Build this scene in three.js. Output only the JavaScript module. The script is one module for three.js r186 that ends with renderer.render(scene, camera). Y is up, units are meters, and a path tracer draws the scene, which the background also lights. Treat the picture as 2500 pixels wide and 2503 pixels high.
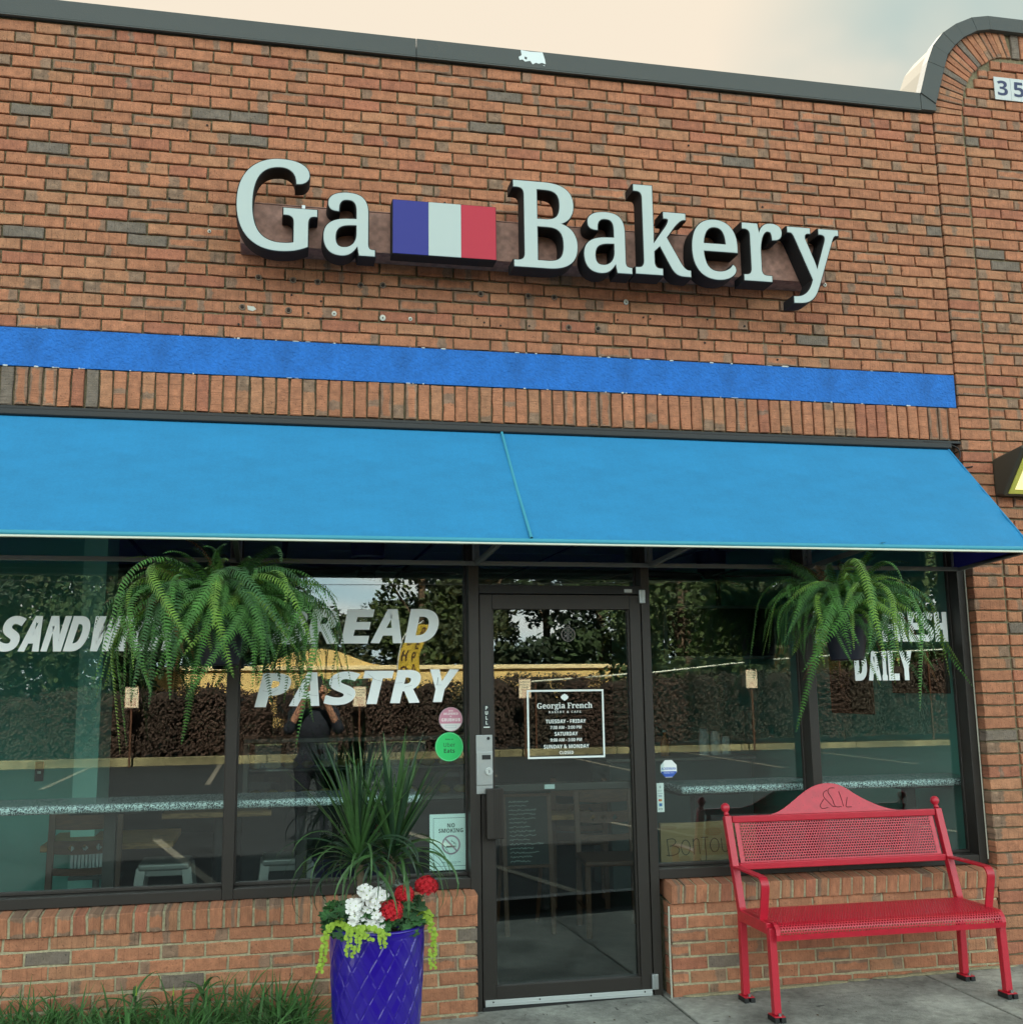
import * as THREE from 'three';
import { mergeGeometries } from 'three/addons/utils/BufferGeometryUtils.js';
import { RoundedBoxGeometry } from 'three/addons/geometries/RoundedBoxGeometry.js';
import { FontLoader } from 'three/addons/loaders/FontLoader.js';
import { MarchingCubes } from 'three/addons/objects/MarchingCubes.js';
import { RectAreaLightUniformsLib } from 'three/addons/lights/RectAreaLightUniformsLib.js';

// ---------------------------------------------------------------- camera, sky, sun, exposure
const scene = new THREE.Scene();
const camera = new THREE.PerspectiveCamera(51.402, 1022 / 1024, 0.05, 400);
camera.position.set(-4.002, 1.6005, 5.502);
camera.rotation.order = 'YXZ';
camera.rotation.set(0.16065, -0.19773, -0.01039);
camera.setViewOffset(1022, 1024, 28.6, 0, 1022, 1024);
const renderer = new THREE.WebGLRenderer({ antialias: true });
renderer.setSize(1022, 1024);
renderer.toneMapping = THREE.LinearToneMapping;
renderer.toneMappingExposure = 4.0;
renderer.shadowMap.enabled = true;

function rng(seed) { let a = seed >>> 0; return () => { a = (a + 0x6D2B79F5) | 0; let t = Math.imul(a ^ (a >>> 15), 1 | a); t = (t + Math.imul(t ^ (t >>> 7), 61 | t)) ^ t; return ((t ^ (t >>> 14)) >>> 0) / 4294967296; }; }
function hash2(x, y, s) { let h = Math.imul(x, 374761393) ^ Math.imul(y, 668265263) ^ Math.imul(s, 1274126177); h = Math.imul(h ^ (h >>> 13), 1274126177); return ((h ^ (h >>> 16)) >>> 0) / 4294967296; }
function vnoise(x, y, s, px = 0, py = 0) {
  const xi = Math.floor(x), yi = Math.floor(y), fx = x - xi, fy = y - yi, u = fx * fx * (3 - 2 * fx), v = fy * fy * (3 - 2 * fy);
  const w = (a, p) => (p ? ((a % p) + p) % p : a);
  const a = hash2(w(xi, px), w(yi, py), s), b = hash2(w(xi + 1, px), w(yi, py), s), c = hash2(w(xi, px), w(yi + 1, py), s), d = hash2(w(xi + 1, px), w(yi + 1, py), s);
  return a + (b - a) * u + (c - a) * v + (a - b - c + d) * u * v;
}
function fbm(x, y, s, o = 4, px = 0, py = 0) { let t = 0, a = 0.5, n = 0; for (let i = 0; i < o; i++) { t += a * vnoise(x, y, s + i, px, py); n += a; a *= 0.5; x *= 2; y *= 2; px *= 2; py *= 2; } return t / n; }
const mix = (a, b, t) => a + (b - a) * t, clamp = (x, a = 0, b = 1) => Math.min(b, Math.max(a, x)), sstep = (a, b, x) => { const t = clamp((x - a) / (b - a)); return t * t * (3 - 2 * t); };

// sky: thin bright cloud, cream towards the sun behind the shop, paler blue away from it
const sunDir = new THREE.Vector3(-0.06, 0.80, -0.90).normalize();
{
  const W = 1024, H = 512, d = new Float32Array(W * H * 4);
  for (let j = 0; j < H; j++) for (let i = 0; i < W; i++) {
    const el = ((j + 0.5) / H - 0.5) * Math.PI, az = ((i + 0.5) / W - 0.5) * 2 * Math.PI;
    const x = Math.cos(el) * Math.cos(az), y = Math.sin(el), z = Math.cos(el) * Math.sin(az);
    const s = x * sunDir.x + y * sunDir.y + z * sunDir.z;
    const k = 1 / (0.25 + Math.max(0, y));
    const n = fbm(x * k * 2.2 + 7, z * k * 2.2 + 3, 11, 6), n2 = fbm(x * k * 1.1 + 20, z * k * 1.1 + 9, 31, 4);
    const glow = sstep(0.835, 0.93, s);
    const cloud = clamp(sstep(0.40, 0.66, n * 0.5 + n2 * 0.2 + fbm(x * k * 5 + 2, z * k * 9, 77, 5) * 0.3) * 0.9 + glow * 1.1);
    const away = sstep(0.35, -0.5, s);
    const gap = [mix(0.128, 0.60, away), mix(0.156, 0.80, away), mix(0.146, 0.86, away)];
    const cl = [mix(0.237, 0.98, away), mix(0.207, 0.97, away), mix(0.166, 0.90, away)];
    const o = (j * W + i) * 4;
    for (let c = 0; c < 3; c++) {
      let v = mix(gap[c], cl[c], cloud);
      if (y < 0) v = mix(v, [0.10, 0.095, 0.085][c], clamp(-y * 12));
      d[o + c] = v;
    }
    d[o + 3] = 1;
  }
  const t = new THREE.DataTexture(d, W, H, THREE.RGBAFormat, THREE.FloatType);
  t.mapping = THREE.EquirectangularReflectionMapping; t.magFilter = t.minFilter = THREE.LinearFilter; t.wrapS = THREE.RepeatWrapping; t.needsUpdate = true;
  scene.background = t; scene.environment = t;
}
const sun = new THREE.DirectionalLight(new THREE.Color().setRGB(1.0, 0.92, 0.78), 5);
sun.position.copy(sunDir).multiplyScalar(60); sun.castShadow = true;
Object.assign(sun.shadow.camera, { left: -50, right: 50, top: 50, bottom: -50, near: 1, far: 160 }); sun.shadow.mapSize.set(4096, 4096); sun.shadow.radius = 1.5;
scene.add(sun, sun.target);
RectAreaLightUniformsLib.init();

// ---------------------------------------------------------------- helpers
const taken = {};
function numbered(n) { const k = taken[n] = (taken[n] ?? -1) + 1; return k ? `${n}_${String(k).padStart(3, '0')}` : n; }
function setup(o) { o.traverse((m) => { if (m.isMesh) { m.castShadow = true; m.receiveShadow = true; } }); return o; }
function thing(name, label, category, pos = [0, 0, 0], group, ry = 0) {
  const g = new THREE.Group(); g.name = numbered(name); g.position.set(...pos); g.rotation.y = ry; g.userData = { label, category }; if (group) g.userData.group = group; scene.add(g); return g;
}
function one(name, geo, mat, label, category, group) {
  const m = new THREE.Mesh(geo, mat); m.name = numbered(name); m.userData = { label, category }; if (group) m.userData.group = group; m.castShadow = m.receiveShadow = true; scene.add(m); return m;
}
function part(parent, name, geo, mat, label) { const m = new THREE.Mesh(Array.isArray(geo) ? merge(geo) : geo, mat); m.name = name; m.castShadow = m.receiveShadow = true; if (label) m.userData.label = label; parent.add(m); return m; }
function structure(name, geo, mat, label, category) { const m = new THREE.Mesh(Array.isArray(geo) ? merge(geo) : geo, mat); m.name = numbered(name); m.userData = { kind: 'structure', label, category }; m.castShadow = m.receiveShadow = true; scene.add(m); return m; }
function merge(list) { const l = list.map((g) => { let q = g.index ? g.toNonIndexed() : g; for (const k of Object.keys(q.attributes)) if (!['position', 'normal', 'uv'].includes(k)) q.deleteAttribute(k); if (!q.attributes.uv) q.setAttribute('uv', new THREE.Float32BufferAttribute(new Float32Array(q.attributes.position.count * 2), 2)); return q; }); return mergeGeometries(l, false); }
// box from corner to corner, uv in metres
function bx(x0, x1, y0, y1, z0, z1) { const g = new THREE.BoxGeometry(x1 - x0, y1 - y0, z1 - z0); g.translate((x0 + x1) / 2, (y0 + y1) / 2, (z0 + z1) / 2); return metric(g); }
function rb(x0, x1, y0, y1, z0, z1, r = 0.006, seg = 2) { const g = new RoundedBoxGeometry(x1 - x0, y1 - y0, z1 - z0, seg, Math.min(r, (x1 - x0) * 0.49, (y1 - y0) * 0.49, (z1 - z0) * 0.49)); g.translate((x0 + x1) / 2, (y0 + y1) / 2, (z0 + z1) / 2); return metric(g); }
function metric(g) {
  const p = g.attributes.position, n = g.attributes.normal, u = new Float32Array(p.count * 2);
  for (let i = 0; i < p.count; i++) {
    const ax = Math.abs(n.getX(i)), ay = Math.abs(n.getY(i)), az = Math.abs(n.getZ(i));
    if (ax > ay && ax > az) { u[2 * i] = p.getZ(i); u[2 * i + 1] = p.getY(i); } else if (ay > az) { u[2 * i] = p.getX(i); u[2 * i + 1] = p.getZ(i); } else { u[2 * i] = p.getX(i); u[2 * i + 1] = p.getY(i); }
  }
  g.setAttribute('uv', new THREE.BufferAttribute(u, 2)); return g;
}
const V = (x, y, z) => new THREE.Vector3(x, y, z);
function bar(a, b, w, h = w, r = 0.003) {   // square bar from a to b
  const A = V(...a), B = V(...b), L = A.distanceTo(B), g = new RoundedBoxGeometry(w, h, L, 1, Math.min(r, w * 0.45, h * 0.45));
  const m = new THREE.Matrix4().lookAt(B, A, Math.abs(B.y - A.y) / L > 0.98 ? V(0, 0, 1) : V(0, 1, 0)); m.setPosition(A.add(B).multiplyScalar(0.5)); g.applyMatrix4(m); return g;
}
function tube(pts, r, seg = 24, rad = 8) { return new THREE.TubeGeometry(new THREE.CatmullRomCurve3(pts.map((p) => V(...p))), seg, r, rad, false); }
function cyl(x, y, z, r0, r1, h, seg = 20) { const g = new THREE.CylinderGeometry(r1, r0, h, seg); g.translate(x, y + h / 2, z); return g; }
function poly(pts, holes) { const s = new THREE.Shape(pts.map((p) => new THREE.Vector2(...p))); if (holes) for (const h of holes) s.holes.push(new THREE.Path(h.map((p) => new THREE.Vector2(...p)))); return s; }
function ext(shape, depth, z = 0, opt = {}) { const g = new THREE.ExtrudeGeometry(shape, { depth, bevelEnabled: false, curveSegments: 16, ...opt }); g.translate(0, 0, z); return g; }

// ---------------------------------------------------------------- textures
function tex(w, h, fn, { srgb = true, rep = true } = {}) {
  const d = new Uint8Array(w * h * 4);
  for (let j = 0; j < h; j++) for (let i = 0; i < w; i++) { const c = fn(i / w, j / h, i, j), o = (j * w + i) * 4; d[o] = clamp(c[0], 0, 255); d[o + 1] = clamp(c[1], 0, 255); d[o + 2] = clamp(c[2], 0, 255); d[o + 3] = c[3] ?? 255; }
  const t = new THREE.DataTexture(d, w, h, THREE.RGBAFormat); t.magFilter = THREE.LinearFilter; t.minFilter = THREE.LinearMipmapLinearFilter; t.generateMipmaps = true; if (rep) t.wrapS = t.wrapT = THREE.RepeatWrapping; if (srgb) t.colorSpace = THREE.SRGBColorSpace; t.needsUpdate = true; return t;
}
const gray = (v) => [v * 255, v * 255, v * 255];
function scaled(t, sx, sy = sx) { const c = t.clone(); c.repeat.set(sx, sy); c.needsUpdate = true; return c; }
// plain noise, used for bumps everywhere: one tile
const grainTex = tex(512, 512, (u, v) => gray(fbm(u * 64, v * 64, 5, 4, 64, 64)), { srgb: false });
const blotchTex = tex(512, 512, (u, v) => gray(fbm(u * 8, v * 8, 15, 6, 8, 8)), { srgb: false });
// brick faces: 4 x 16 cells
const BC = 4, BR = 16;
const brickKinds = [];
{ const r = rng(71); for (let k = 0; k < BC * BR; k++) { const t = r(); brickKinds.push({ tone: t < 0.045 ? 'grey' : t < 0.13 ? 'red' : t < 0.30 ? 'buff' : 'orange', dark: 0.95 + r() * 0.10, flash: r(), fx: r(), fw: 0.12 + r() * 0.3, side: r() < 0.5 ? 0 : 1, marks: r(), s: k * 17 + 3 }); } }
const tones = { orange: [166, 112, 83], red: [160, 103, 79], buff: [165, 117, 87], grey: [120, 108, 96] };
const brickPaint = (u, v) => {
  const ci = Math.floor(u * BC), cj = Math.floor(v * BR), k = brickKinds[(cj * BC + ci) % 64], x = u * BC - ci, y = v * BR - cj;
  const b = tones[k.tone], n = fbm(x * 6, y * 2.4, k.s, 4), f = fbm(x * 60, y * 18, k.s + 5, 3), st = vnoise(x * 46, y * 1.6, k.s + 9);
  let g = 0;
  const wob = (vnoise(x * 7, y * 5, k.s + 2) - 0.5) * 0.16;
  if (k.flash < 0.17) g = sstep(0.02, -0.02, Math.abs(x + wob * 0.4 - k.fx) - k.fw * 0.5);           // a grey band across
  else if (k.flash < 0.34) g = sstep(0.03, -0.03, (k.side ? 1 - x : x) + wob * 0.4 - k.fw);           // a grey end
  else if (k.flash < 0.5) { const e = Math.min(x * 3.2, (1 - x) * 3.2, y, 1 - y) + wob; g = sstep(0.26, 0.18, e); }   // grey rim, orange heart
  g *= 0.6;
  const gr = [118, 106, 92], q = k.dark * (0.86 + 0.28 * n) * (0.94 + 0.12 * f) * (0.965 + 0.07 * st);
  let c = b.map((t, i) => mix(t, gr[i] * (0.9 + 0.2 * n), g) * q);
  if (k.marks < 0.5) { const l = Math.abs(((x * 3.1 + k.fx + wob * 0.15) % 1) - 0.5); c = c.map((t) => t * (1 - 0.17 * sstep(0.035, 0.01, l))); }   // cut marks
  const pit = vnoise(x * 38, y * 12, k.s + 21); if (pit > 0.86) c = c.map((t) => t * mix(1, 0.72, sstep(0.86, 0.95, pit)));
  return c;
};
const brickTex = tex(1024, 1024, brickPaint);
const brickBump = tex(1024, 1024, (u, v) => { const ci = Math.floor(u * BC), cj = Math.floor(v * BR), s = (cj * BC + ci) * 13, x = u * BC - ci, y = v * BR - cj; return gray(0.5 * fbm(x * 30, y * 9, s + 1, 4) + 0.3 * vnoise(x * 60, y * 2, s + 3) + 0.2 * fbm(x * 4, y * 2, s + 7, 3)); }, { srgb: false });
const mortarTex = tex(512, 512, (u, v) => { const n = fbm(u * 40, v * 40, 41, 4, 40, 40), m = fbm(u * 5, v * 5, 45, 4, 5, 5); const q = 0.74 + 0.32 * n + 0.28 * (m - 0.5); return [138 * q, 128 * q, 100 * q]; });
const mortarPale = tex(512, 512, (u, v) => { const n = fbm(u * 40, v * 40, 51, 4, 40, 40), m = fbm(u * 5, v * 5, 55, 4, 5, 5); const q = 0.8 + 0.28 * n + 0.2 * (m - 0.5); return [178 * q, 170 * q, 138 * q]; });
const concreteTex = tex(1024, 1024, (u, v) => {
  const n = fbm(u * 90, v * 90, 61, 3, 90, 90), m = fbm(u * 7, v * 7, 65, 6, 7, 7), b = fbm(u * 22, v * 22, 69, 4, 22, 22), sp = vnoise(u * 60, v * 60, 73, 60, 60);
  let q = 0.72 + 0.22 * n + 0.55 * (m - 0.5) + 0.2 * (b - 0.5); if (sp > 0.93) q *= mix(1, 0.62, sstep(0.93, 0.98, sp));
  return [172 * q, 174 * q, 165 * q];
});
const asphaltTex = tex(512, 512, (u, v) => { const n = fbm(u * 120, v * 120, 81, 2, 120, 120), m = fbm(u * 6, v * 6, 85, 5, 6, 6); const q = 0.6 + 0.5 * n + 0.4 * (m - 0.5); return [46 * q, 52 * q, 55 * q]; });
const stuccoTex = tex(512, 512, (u, v) => { const n = fbm(u * 46, v * 46, 91, 4, 46, 46), m = fbm(u * 6, v * 6, 95, 4, 6, 6); const q = 0.86 + 0.16 * n + 0.2 * (m - 0.5); return [34 * q, 112 * q, 198 * q]; });
const clothTex = tex(512, 512, (u, v) => { const w = 0.5 + 0.25 * Math.sin(u * 512 * Math.PI * 0.5) + 0.25 * Math.sin(v * 512 * Math.PI * 0.5), n = fbm(u * 5, v * 9, 101, 5, 5, 9), f = fbm(u * 80, v * 80, 105, 2, 80, 80); const q = 0.93 + 0.03 * w + 0.09 * (n - 0.5) + 0.05 * (f - 0.5) + 0.012 * (vnoise(u * 30, v * 3, 107, 30, 3) - 0.5); return [37 * q, 137 * q, 189 * q]; });
const graniteTex = tex(512, 512, (u, v, i, j) => { const a = vnoise(u * 128, v * 128, 111, 128, 128), b = vnoise(u * 64, v * 64, 115, 64, 64), t = a * 0.6 + b * 0.4; return t < 0.42 ? [52, 56, 60] : t < 0.55 ? [150, 158, 160] : [226, 232, 232]; });
const woodTex = tex(512, 512, (u, v) => { const w = fbm(u * 3, v * 24, 121, 4, 3, 24), r = 0.5 + 0.5 * Math.sin((v * 14 + w * 5) * 6.283); const f = fbm(u * 10, v * 180, 125, 2, 10, 180); const q = 0.78 + 0.16 * r + 0.22 * (f - 0.5); return [255 * q, 245 * q, 232 * q]; });
const soilTex = tex(256, 256, (u, v) => { const n = fbm(u * 40, v * 40, 131, 4, 40, 40); const q = 0.4 + 0.9 * n; return [88 * q, 66 * q, 46 * q]; });
const leafTex = tex(128, 128, (u, v) => { const n = fbm(u * 8, v * 8, 141, 4, 8, 8); const q = 0.72 + 0.56 * n; return gray(q * 0.86); });

// ---------------------------------------------------------------- materials
const S = (r, g, b) => new THREE.Color(`rgb(${Math.round(r)},${Math.round(g)},${Math.round(b)})`);
const std = (o) => new THREE.MeshStandardMaterial({ roughness: 0.9, ...o });
const phy = (o) => new THREE.MeshPhysicalMaterial(o);
const M = {
  brick: std({ map: brickTex, bumpMap: brickBump, bumpScale: 0.005, roughness: 0.95 }),
  mortar: std({ map: scaled(mortarTex, 2.2), bumpMap: scaled(grainTex, 3), bumpScale: 0.004, roughness: 1 }),
  mortarPale: std({ map: scaled(mortarPale, 2.2), bumpMap: scaled(grainTex, 3), bumpScale: 0.004, roughness: 1 }),
  concrete: std({ map: scaled(concreteTex, 0.45), bumpMap: scaled(grainTex, 2.5), bumpScale: 0.004, roughness: 0.95 }),
  asphalt: std({ map: scaled(asphaltTex, 0.5), bumpMap: scaled(grainTex, 3), bumpScale: 0.006, roughness: 0.95 }),
  stucco: std({ map: scaled(stuccoTex, 1.6), bumpMap: scaled(grainTex, 1.7), bumpScale: 0.006, roughness: 0.85 }),
  canvas: std({ map: scaled(clothTex, 1.7), bumpMap: scaled(grainTex, 6), bumpScale: 0.0006, roughness: 0.8, side: THREE.DoubleSide }),
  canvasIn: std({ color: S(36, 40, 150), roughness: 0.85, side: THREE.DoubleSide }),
  welt: std({ color: S(60, 150, 172), roughness: 0.7 }),
  hemWhite: std({ color: S(215, 222, 205), roughness: 0.6 }),
  coping: std({ color: S(80, 84, 82), roughness: 0.85, metalness: 0, bumpMap: scaled(grainTex, 5), bumpScale: 0.0008 }),
  cream: std({ color: S(106, 101, 88), roughness: 0.95 }),
  bronze: std({ color: S(48, 45, 41), roughness: 0.45, metalness: 0.25 }),
  bronzeDark: std({ color: S(36, 38, 38), roughness: 0.5, metalness: 0.2 }),
  black: std({ color: S(26, 28, 28), roughness: 0.6 }),
  gasket: std({ color: S(18, 18, 18), roughness: 0.8 }),
  alu: std({ color: S(176, 184, 184), roughness: 0.38, metalness: 0.75, bumpMap: grainTex, bumpScale: 0.0004 }),
  aluBright: std({ color: S(190, 198, 196), roughness: 0.35, metalness: 0.3 }),
  greyTube: std({ color: S(112, 118, 118), roughness: 0.5, metalness: 0.3 }),
  glass: phy({ color: S(240, 250, 248), transmission: 1, thickness: 0, roughness: 0.005, ior: 1.8 }),
  letterFace: std({ color: S(178, 192, 188), roughness: 0.6 }),
  letterSide: std({ color: S(14, 15, 16), roughness: 0.75 }),
  raceway: std({ color: S(176, 134, 118), roughness: 0.75, map: scaled(tex(256, 256, (u, v) => { const n = fbm(u * 12, v * 12, 151, 5, 12, 12), q = 0.78 + 0.44 * n; return gray(q * 0.82); }), 3) }),
  flagBlue: std({ color: S(28, 34, 128), roughness: 0.6 }), flagRed: std({ color: S(178, 26, 52), roughness: 0.6 }),
  vinyl: std({ color: S(240, 248, 246), roughness: 0.6 }),
  benchRed: phy({ color: S(198, 24, 50), map: scaled(tex(512, 512, (u, v) => { const n = fbm(u * 10, v * 10, 161, 5, 10, 10), c = vnoise(u * 90, v * 90, 165, 90, 90), d = fbm(u * 30, v * 30, 169, 3, 30, 30); let q = 0.93 + 0.14 * (n - 0.5); if (c > 0.9 && d > 0.6) q *= 0.45; return gray(q); }), 3), roughness: 0.42, clearcoat: 0.35, clearcoatRoughness: 0.3, bumpMap: scaled(grainTex, 6), bumpScale: 0.0004 }),
  pot: phy({ color: S(32, 0, 140), roughness: 0.3, clearcoat: 0.7, clearcoatRoughness: 0.08 }),
  fernPot: std({ color: S(18, 24, 40), roughness: 0.5 }),
  frond: phy({ color: S(84, 146, 56), map: leafTex, roughness: 0.75, transmission: 0.25, thickness: 0, side: THREE.DoubleSide }),
  frondPale: phy({ color: S(136, 184, 66), map: leafTex, roughness: 0.75, transmission: 0.3, thickness: 0, side: THREE.DoubleSide }),
  frondDark: phy({ color: S(56, 110, 50), map: leafTex, roughness: 0.7, transmission: 0.2, thickness: 0, side: THREE.DoubleSide }),
  frondDry: phy({ color: S(128, 92, 52), map: leafTex, roughness: 0.85, transmission: 0.2, thickness: 0, side: THREE.DoubleSide }),
  blade: phy({ color: S(72, 114, 58), map: leafTex, roughness: 0.5, transmission: 0.15, thickness: 0, side: THREE.DoubleSide }),
  bladeDark: phy({ color: S(40, 74, 46), map: leafTex, roughness: 0.5, transmission: 0.12, thickness: 0, side: THREE.DoubleSide }),
  grass: phy({ color: S(76, 132, 58), map: leafTex, roughness: 0.7, transmission: 0.25, thickness: 0, side: THREE.DoubleSide }),
  lily: phy({ color: S(64, 110, 50), map: leafTex, roughness: 0.6, transmission: 0.25, thickness: 0, side: THREE.DoubleSide }),
  geranium: phy({ color: S(54, 98, 54), map: leafTex, roughness: 0.75, transmission: 0.2, thickness: 0, side: THREE.DoubleSide }),
  lime: phy({ color: S(152, 184, 54), roughness: 0.7, transmission: 0.25, thickness: 0, side: THREE.DoubleSide }),
  silver: std({ color: S(160, 178, 170), roughness: 0.9, side: THREE.DoubleSide }),
  petalWhite: phy({ color: S(240, 240, 236), roughness: 0.8, transmission: 0.2, thickness: 0, side: THREE.DoubleSide }),
  petalRed: phy({ color: S(206, 16, 36), roughness: 0.75, transmission: 0.2, thickness: 0, side: THREE.DoubleSide }),
  cane: std({ color: S(146, 132, 108), roughness: 0.95, bumpMap: scaled(grainTex, 2), bumpScale: 0.01 }),
  soil: std({ map: scaled(soilTex, 3), roughness: 1 }),
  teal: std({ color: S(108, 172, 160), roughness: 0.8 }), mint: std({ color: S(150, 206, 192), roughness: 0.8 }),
  ceilTile: std({ color: S(150, 166, 164), roughness: 0.95, bumpMap: scaled(grainTex, 2), bumpScale: 0.004 }), ceilGrid: std({ color: S(40, 48, 52), roughness: 0.7 }),
  floorIn: std({ color: S(38, 48, 50), roughness: 0.45, map: scaled(blotchTex, 0.6) }),
  granite: phy({ map: scaled(graniteTex, 3.2), roughness: 0.25, clearcoat: 0.4 }),
  wood: std({ map: scaled(woodTex, 1.4), color: S(186, 142, 88), roughness: 0.55 }), woodDark: std({ map: scaled(woodTex, 2), color: S(96, 62, 40), roughness: 0.55 }),
  steel: std({ color: S(128, 126, 122), roughness: 0.42, metalness: 0.55 }),
  white: std({ color: S(196, 202, 200), roughness: 0.7 }),
};

// ---------------------------------------------------------------- ground
const gy = (x) => 0.002 + 0.022 * (clamp(x, -7, 3) + 1.94);   // the pavement climbs a little to the right
structure('ground', (() => { const g = new THREE.PlaneGeometry(600, 600, 1, 1); g.rotateX(-Math.PI / 2); g.translate(0, -0.62, 40); return metric(g); })(), std({ map: scaled(soilTex, 0.3), color: S(190, 190, 140) }), 'dry grass and earth beyond the car park', 'ground');
structure('parking_lot', (() => { const g = new THREE.PlaneGeometry(70, 18.1, 40, 10); g.rotateX(-Math.PI / 2); g.translate(0, 0, 10.95); const p = g.attributes.position; for (let i = 0; i < p.count; i++) p.setY(i, -0.14 + 0.02 * clamp(p.getX(i) / 10, -2, 2)); g.computeVertexNormals(); return metric(g); })(), M.asphalt, 'dark asphalt car park in front of the shop', 'car park');
{
  const pl = [];
  for (let k = 0; k < 9; k++) { const x = -13.6 + k * 2.85; const g = new THREE.PlaneGeometry(0.1, 5.2, 1, 4); g.rotateX(-Math.PI / 2); g.translate(x, -0.135 + 0.02 * clamp(x / 10, -2, 2), 17.2); pl.push(g); }
  for (let k = 0; k < 9; k++) { const x = -13.2 + k * 2.85; const g = new THREE.PlaneGeometry(0.1, 4.8, 1, 4); g.rotateX(-Math.PI / 2); g.rotateY(-0.25); g.translate(x, -0.135 + 0.02 * clamp(x / 10, -2, 2), 5.2); pl.push(g); }
  const g0 = new THREE.Group(); g0.name = 'bay_markings'; g0.userData = { kind: 'structure', label: 'worn white parking bay lines on the asphalt', category: 'markings' }; scene.add(g0);
  for (const g of pl) part(g0, 'bay_line', g, std({ color: S(124, 120, 108), roughness: 0.9 }));
}
{
  const walk = new THREE.Group(); walk.name = 'sidewalk'; walk.userData = { kind: 'structure', label: 'grey concrete pavement in front of the shop', category: 'pavement' }; scene.add(walk);
  const xs = [-3.424, -1.962, -0.50, 0.96, 2.42, 3.9], r = rng(5);
  const slab = (x0, x1, z0, z1) => {
    const g = new RoundedBoxGeometry(x1 - x0 - 0.012, 0.3, z1 - z0, 2, 0.008); const nx = 1; g.translate((x0 + x1) / 2, 0, (z0 + z1) / 2);
    const p = g.attributes.position; for (let i = 0; i < p.count; i++) p.setY(i, p.getY(i) - 0.15 + gy(p.getX(i)) - 0.012 * Math.max(0, p.getZ(i) - 0.2)); g.computeVertexNormals(); metric(g);
    const u = g.attributes.uv, du = r() * 5; for (let i = 0; i < u.count; i++) u.setXY(i, u.getX(i) + du, u.getY(i) + du * 0.7); return g;
  };
  for (let k = 0; k < xs.length - 1; k++) part(walk, 'slab', slab(xs[k], xs[k + 1], -0.16, 1.9), M.concrete);
  part(walk, 'slab', slab(-9, -3.424, 0.62, 1.9), M.concrete);
  part(walk, 'joint_filler', bx(-3.3, 3.5, -0.3, -0.085, -0.15, 1.85), M.soil);
}
structure('planting_bed', (() => { const g = new THREE.PlaneGeometry(5.6, 0.75, 40, 8); g.rotateX(-Math.PI / 2); g.translate(-6.24, 0, 0.26); const p = g.attributes.position; for (let i = 0; i < p.count; i++) p.setY(i, -0.07 + 0.03 * fbm(p.getX(i) * 4, p.getZ(i) * 4, 8, 3)); g.computeVertexNormals(); return metric(g); })(), M.soil, 'narrow bed of dark soil along the shop wall', 'soil');
structure('grass_bank', (() => { const g = new THREE.PlaneGeometry(90, 60, 30, 20); g.rotateX(-Math.PI / 2); g.translate(0, 0, 50); const p = g.attributes.position; for (let i = 0; i < p.count; i++) p.setY(i, -0.05 - 0.3 * sstep(22, 30, p.getZ(i)) + 0.15 * fbm(p.getX(i) * 0.3, p.getZ(i) * 0.3, 4, 3)); g.computeVertexNormals(); return metric(g); })(), std({ map: scaled(soilTex, 0.5), color: S(180, 170, 120) }), 'dry grass bank behind the hedge', 'ground');

// ---------------------------------------------------------------- the shop building
const building = thing('shop_building', 'brick shop building with blue band, dark coping and storefront windows', 'building');
const BCELLS = 64;
// one brick, front face at z = 0, centred in x and y; map() bends it into any quad
function brickGeo(w, h, d, cell, r, uvw = 1, map) {
  const j = () => (r() - 0.5) * 0.0048, ch = 0.0032, pts = [], fx = [-0.5, -0.17, 0.17, 0.5];
  const ring = (ins, z, jit) => { const a = []; for (let k = 0; k < 4; k++) a.push([fx[k] * (w - ins * 2) + jit * j(), -h / 2 + ins + jit * j(), z + jit * j() * 0.25]); for (let k = 3; k >= 0; k--) a.push([fx[k] * (w - ins * 2) + jit * j(), h / 2 - ins + jit * j(), z + jit * j() * 0.25]); return a; };
  const A = ring(ch, 0, 1), B = ring(0, -ch * 1.2, 1), C = ring(0, -d, 0), tri = [];
  for (let k = 0; k < 3; k++) { const a = A[k], b = A[k + 1], c = A[6 - k], e = A[7 - k]; tri.push(a, b, c, a, c, e); }
  const strip = (P, Q) => { for (let k = 0; k < 8; k++) { const n = (k + 1) % 8; tri.push(Q[k], Q[n], P[n], Q[k], P[n], P[k]); } };
  strip(A, B); strip(B, C);
  const pos = [], uv = [], cx = cell % BC, cy = Math.floor(cell / BC) % BR;
  for (const p of tri) { let [x, y, z] = p; const u = clamp((x / w) * uvw + 0.5 + z * 0.9, 0.03, 0.97), v = clamp(y / h * 0.9 + 0.5 - z * 3 * (Math.abs(y) > h * 0.45 ? 1 : 0), 0.06, 0.94); uv.push((cx + u) / BC, (cy + v) / BR); if (map) [x, y] = map(x / w + 0.5, y / h + 0.5); pos.push(x, y, z); }
  const g = new THREE.BufferGeometry(); g.setAttribute('position', new THREE.Float32BufferAttribute(pos, 3)); g.setAttribute('uv', new THREE.Float32BufferAttribute(uv, 2)); g.computeVertexNormals(); return g;
}
const CO = 0.0677, BL = 0.2032;
const rB = rng(2024);
const FULL = [], HALF = [], ROW = [];
for (let k = 0; k < BCELLS; k++) FULL.push(brickGeo(0.1935, 0.0572, 0.1, k, rB));
for (let k = 0; k < 32; k++) HALF.push(brickGeo(0.0925, 0.0572, 0.1, (k * 7) % 64, rB, 0.48));
for (let k = 0; k < 32; k++) ROW.push(brickGeo(0.0572, 0.094, 0.19, (k * 5 + 2) % 64, rB, 0.6));
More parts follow.
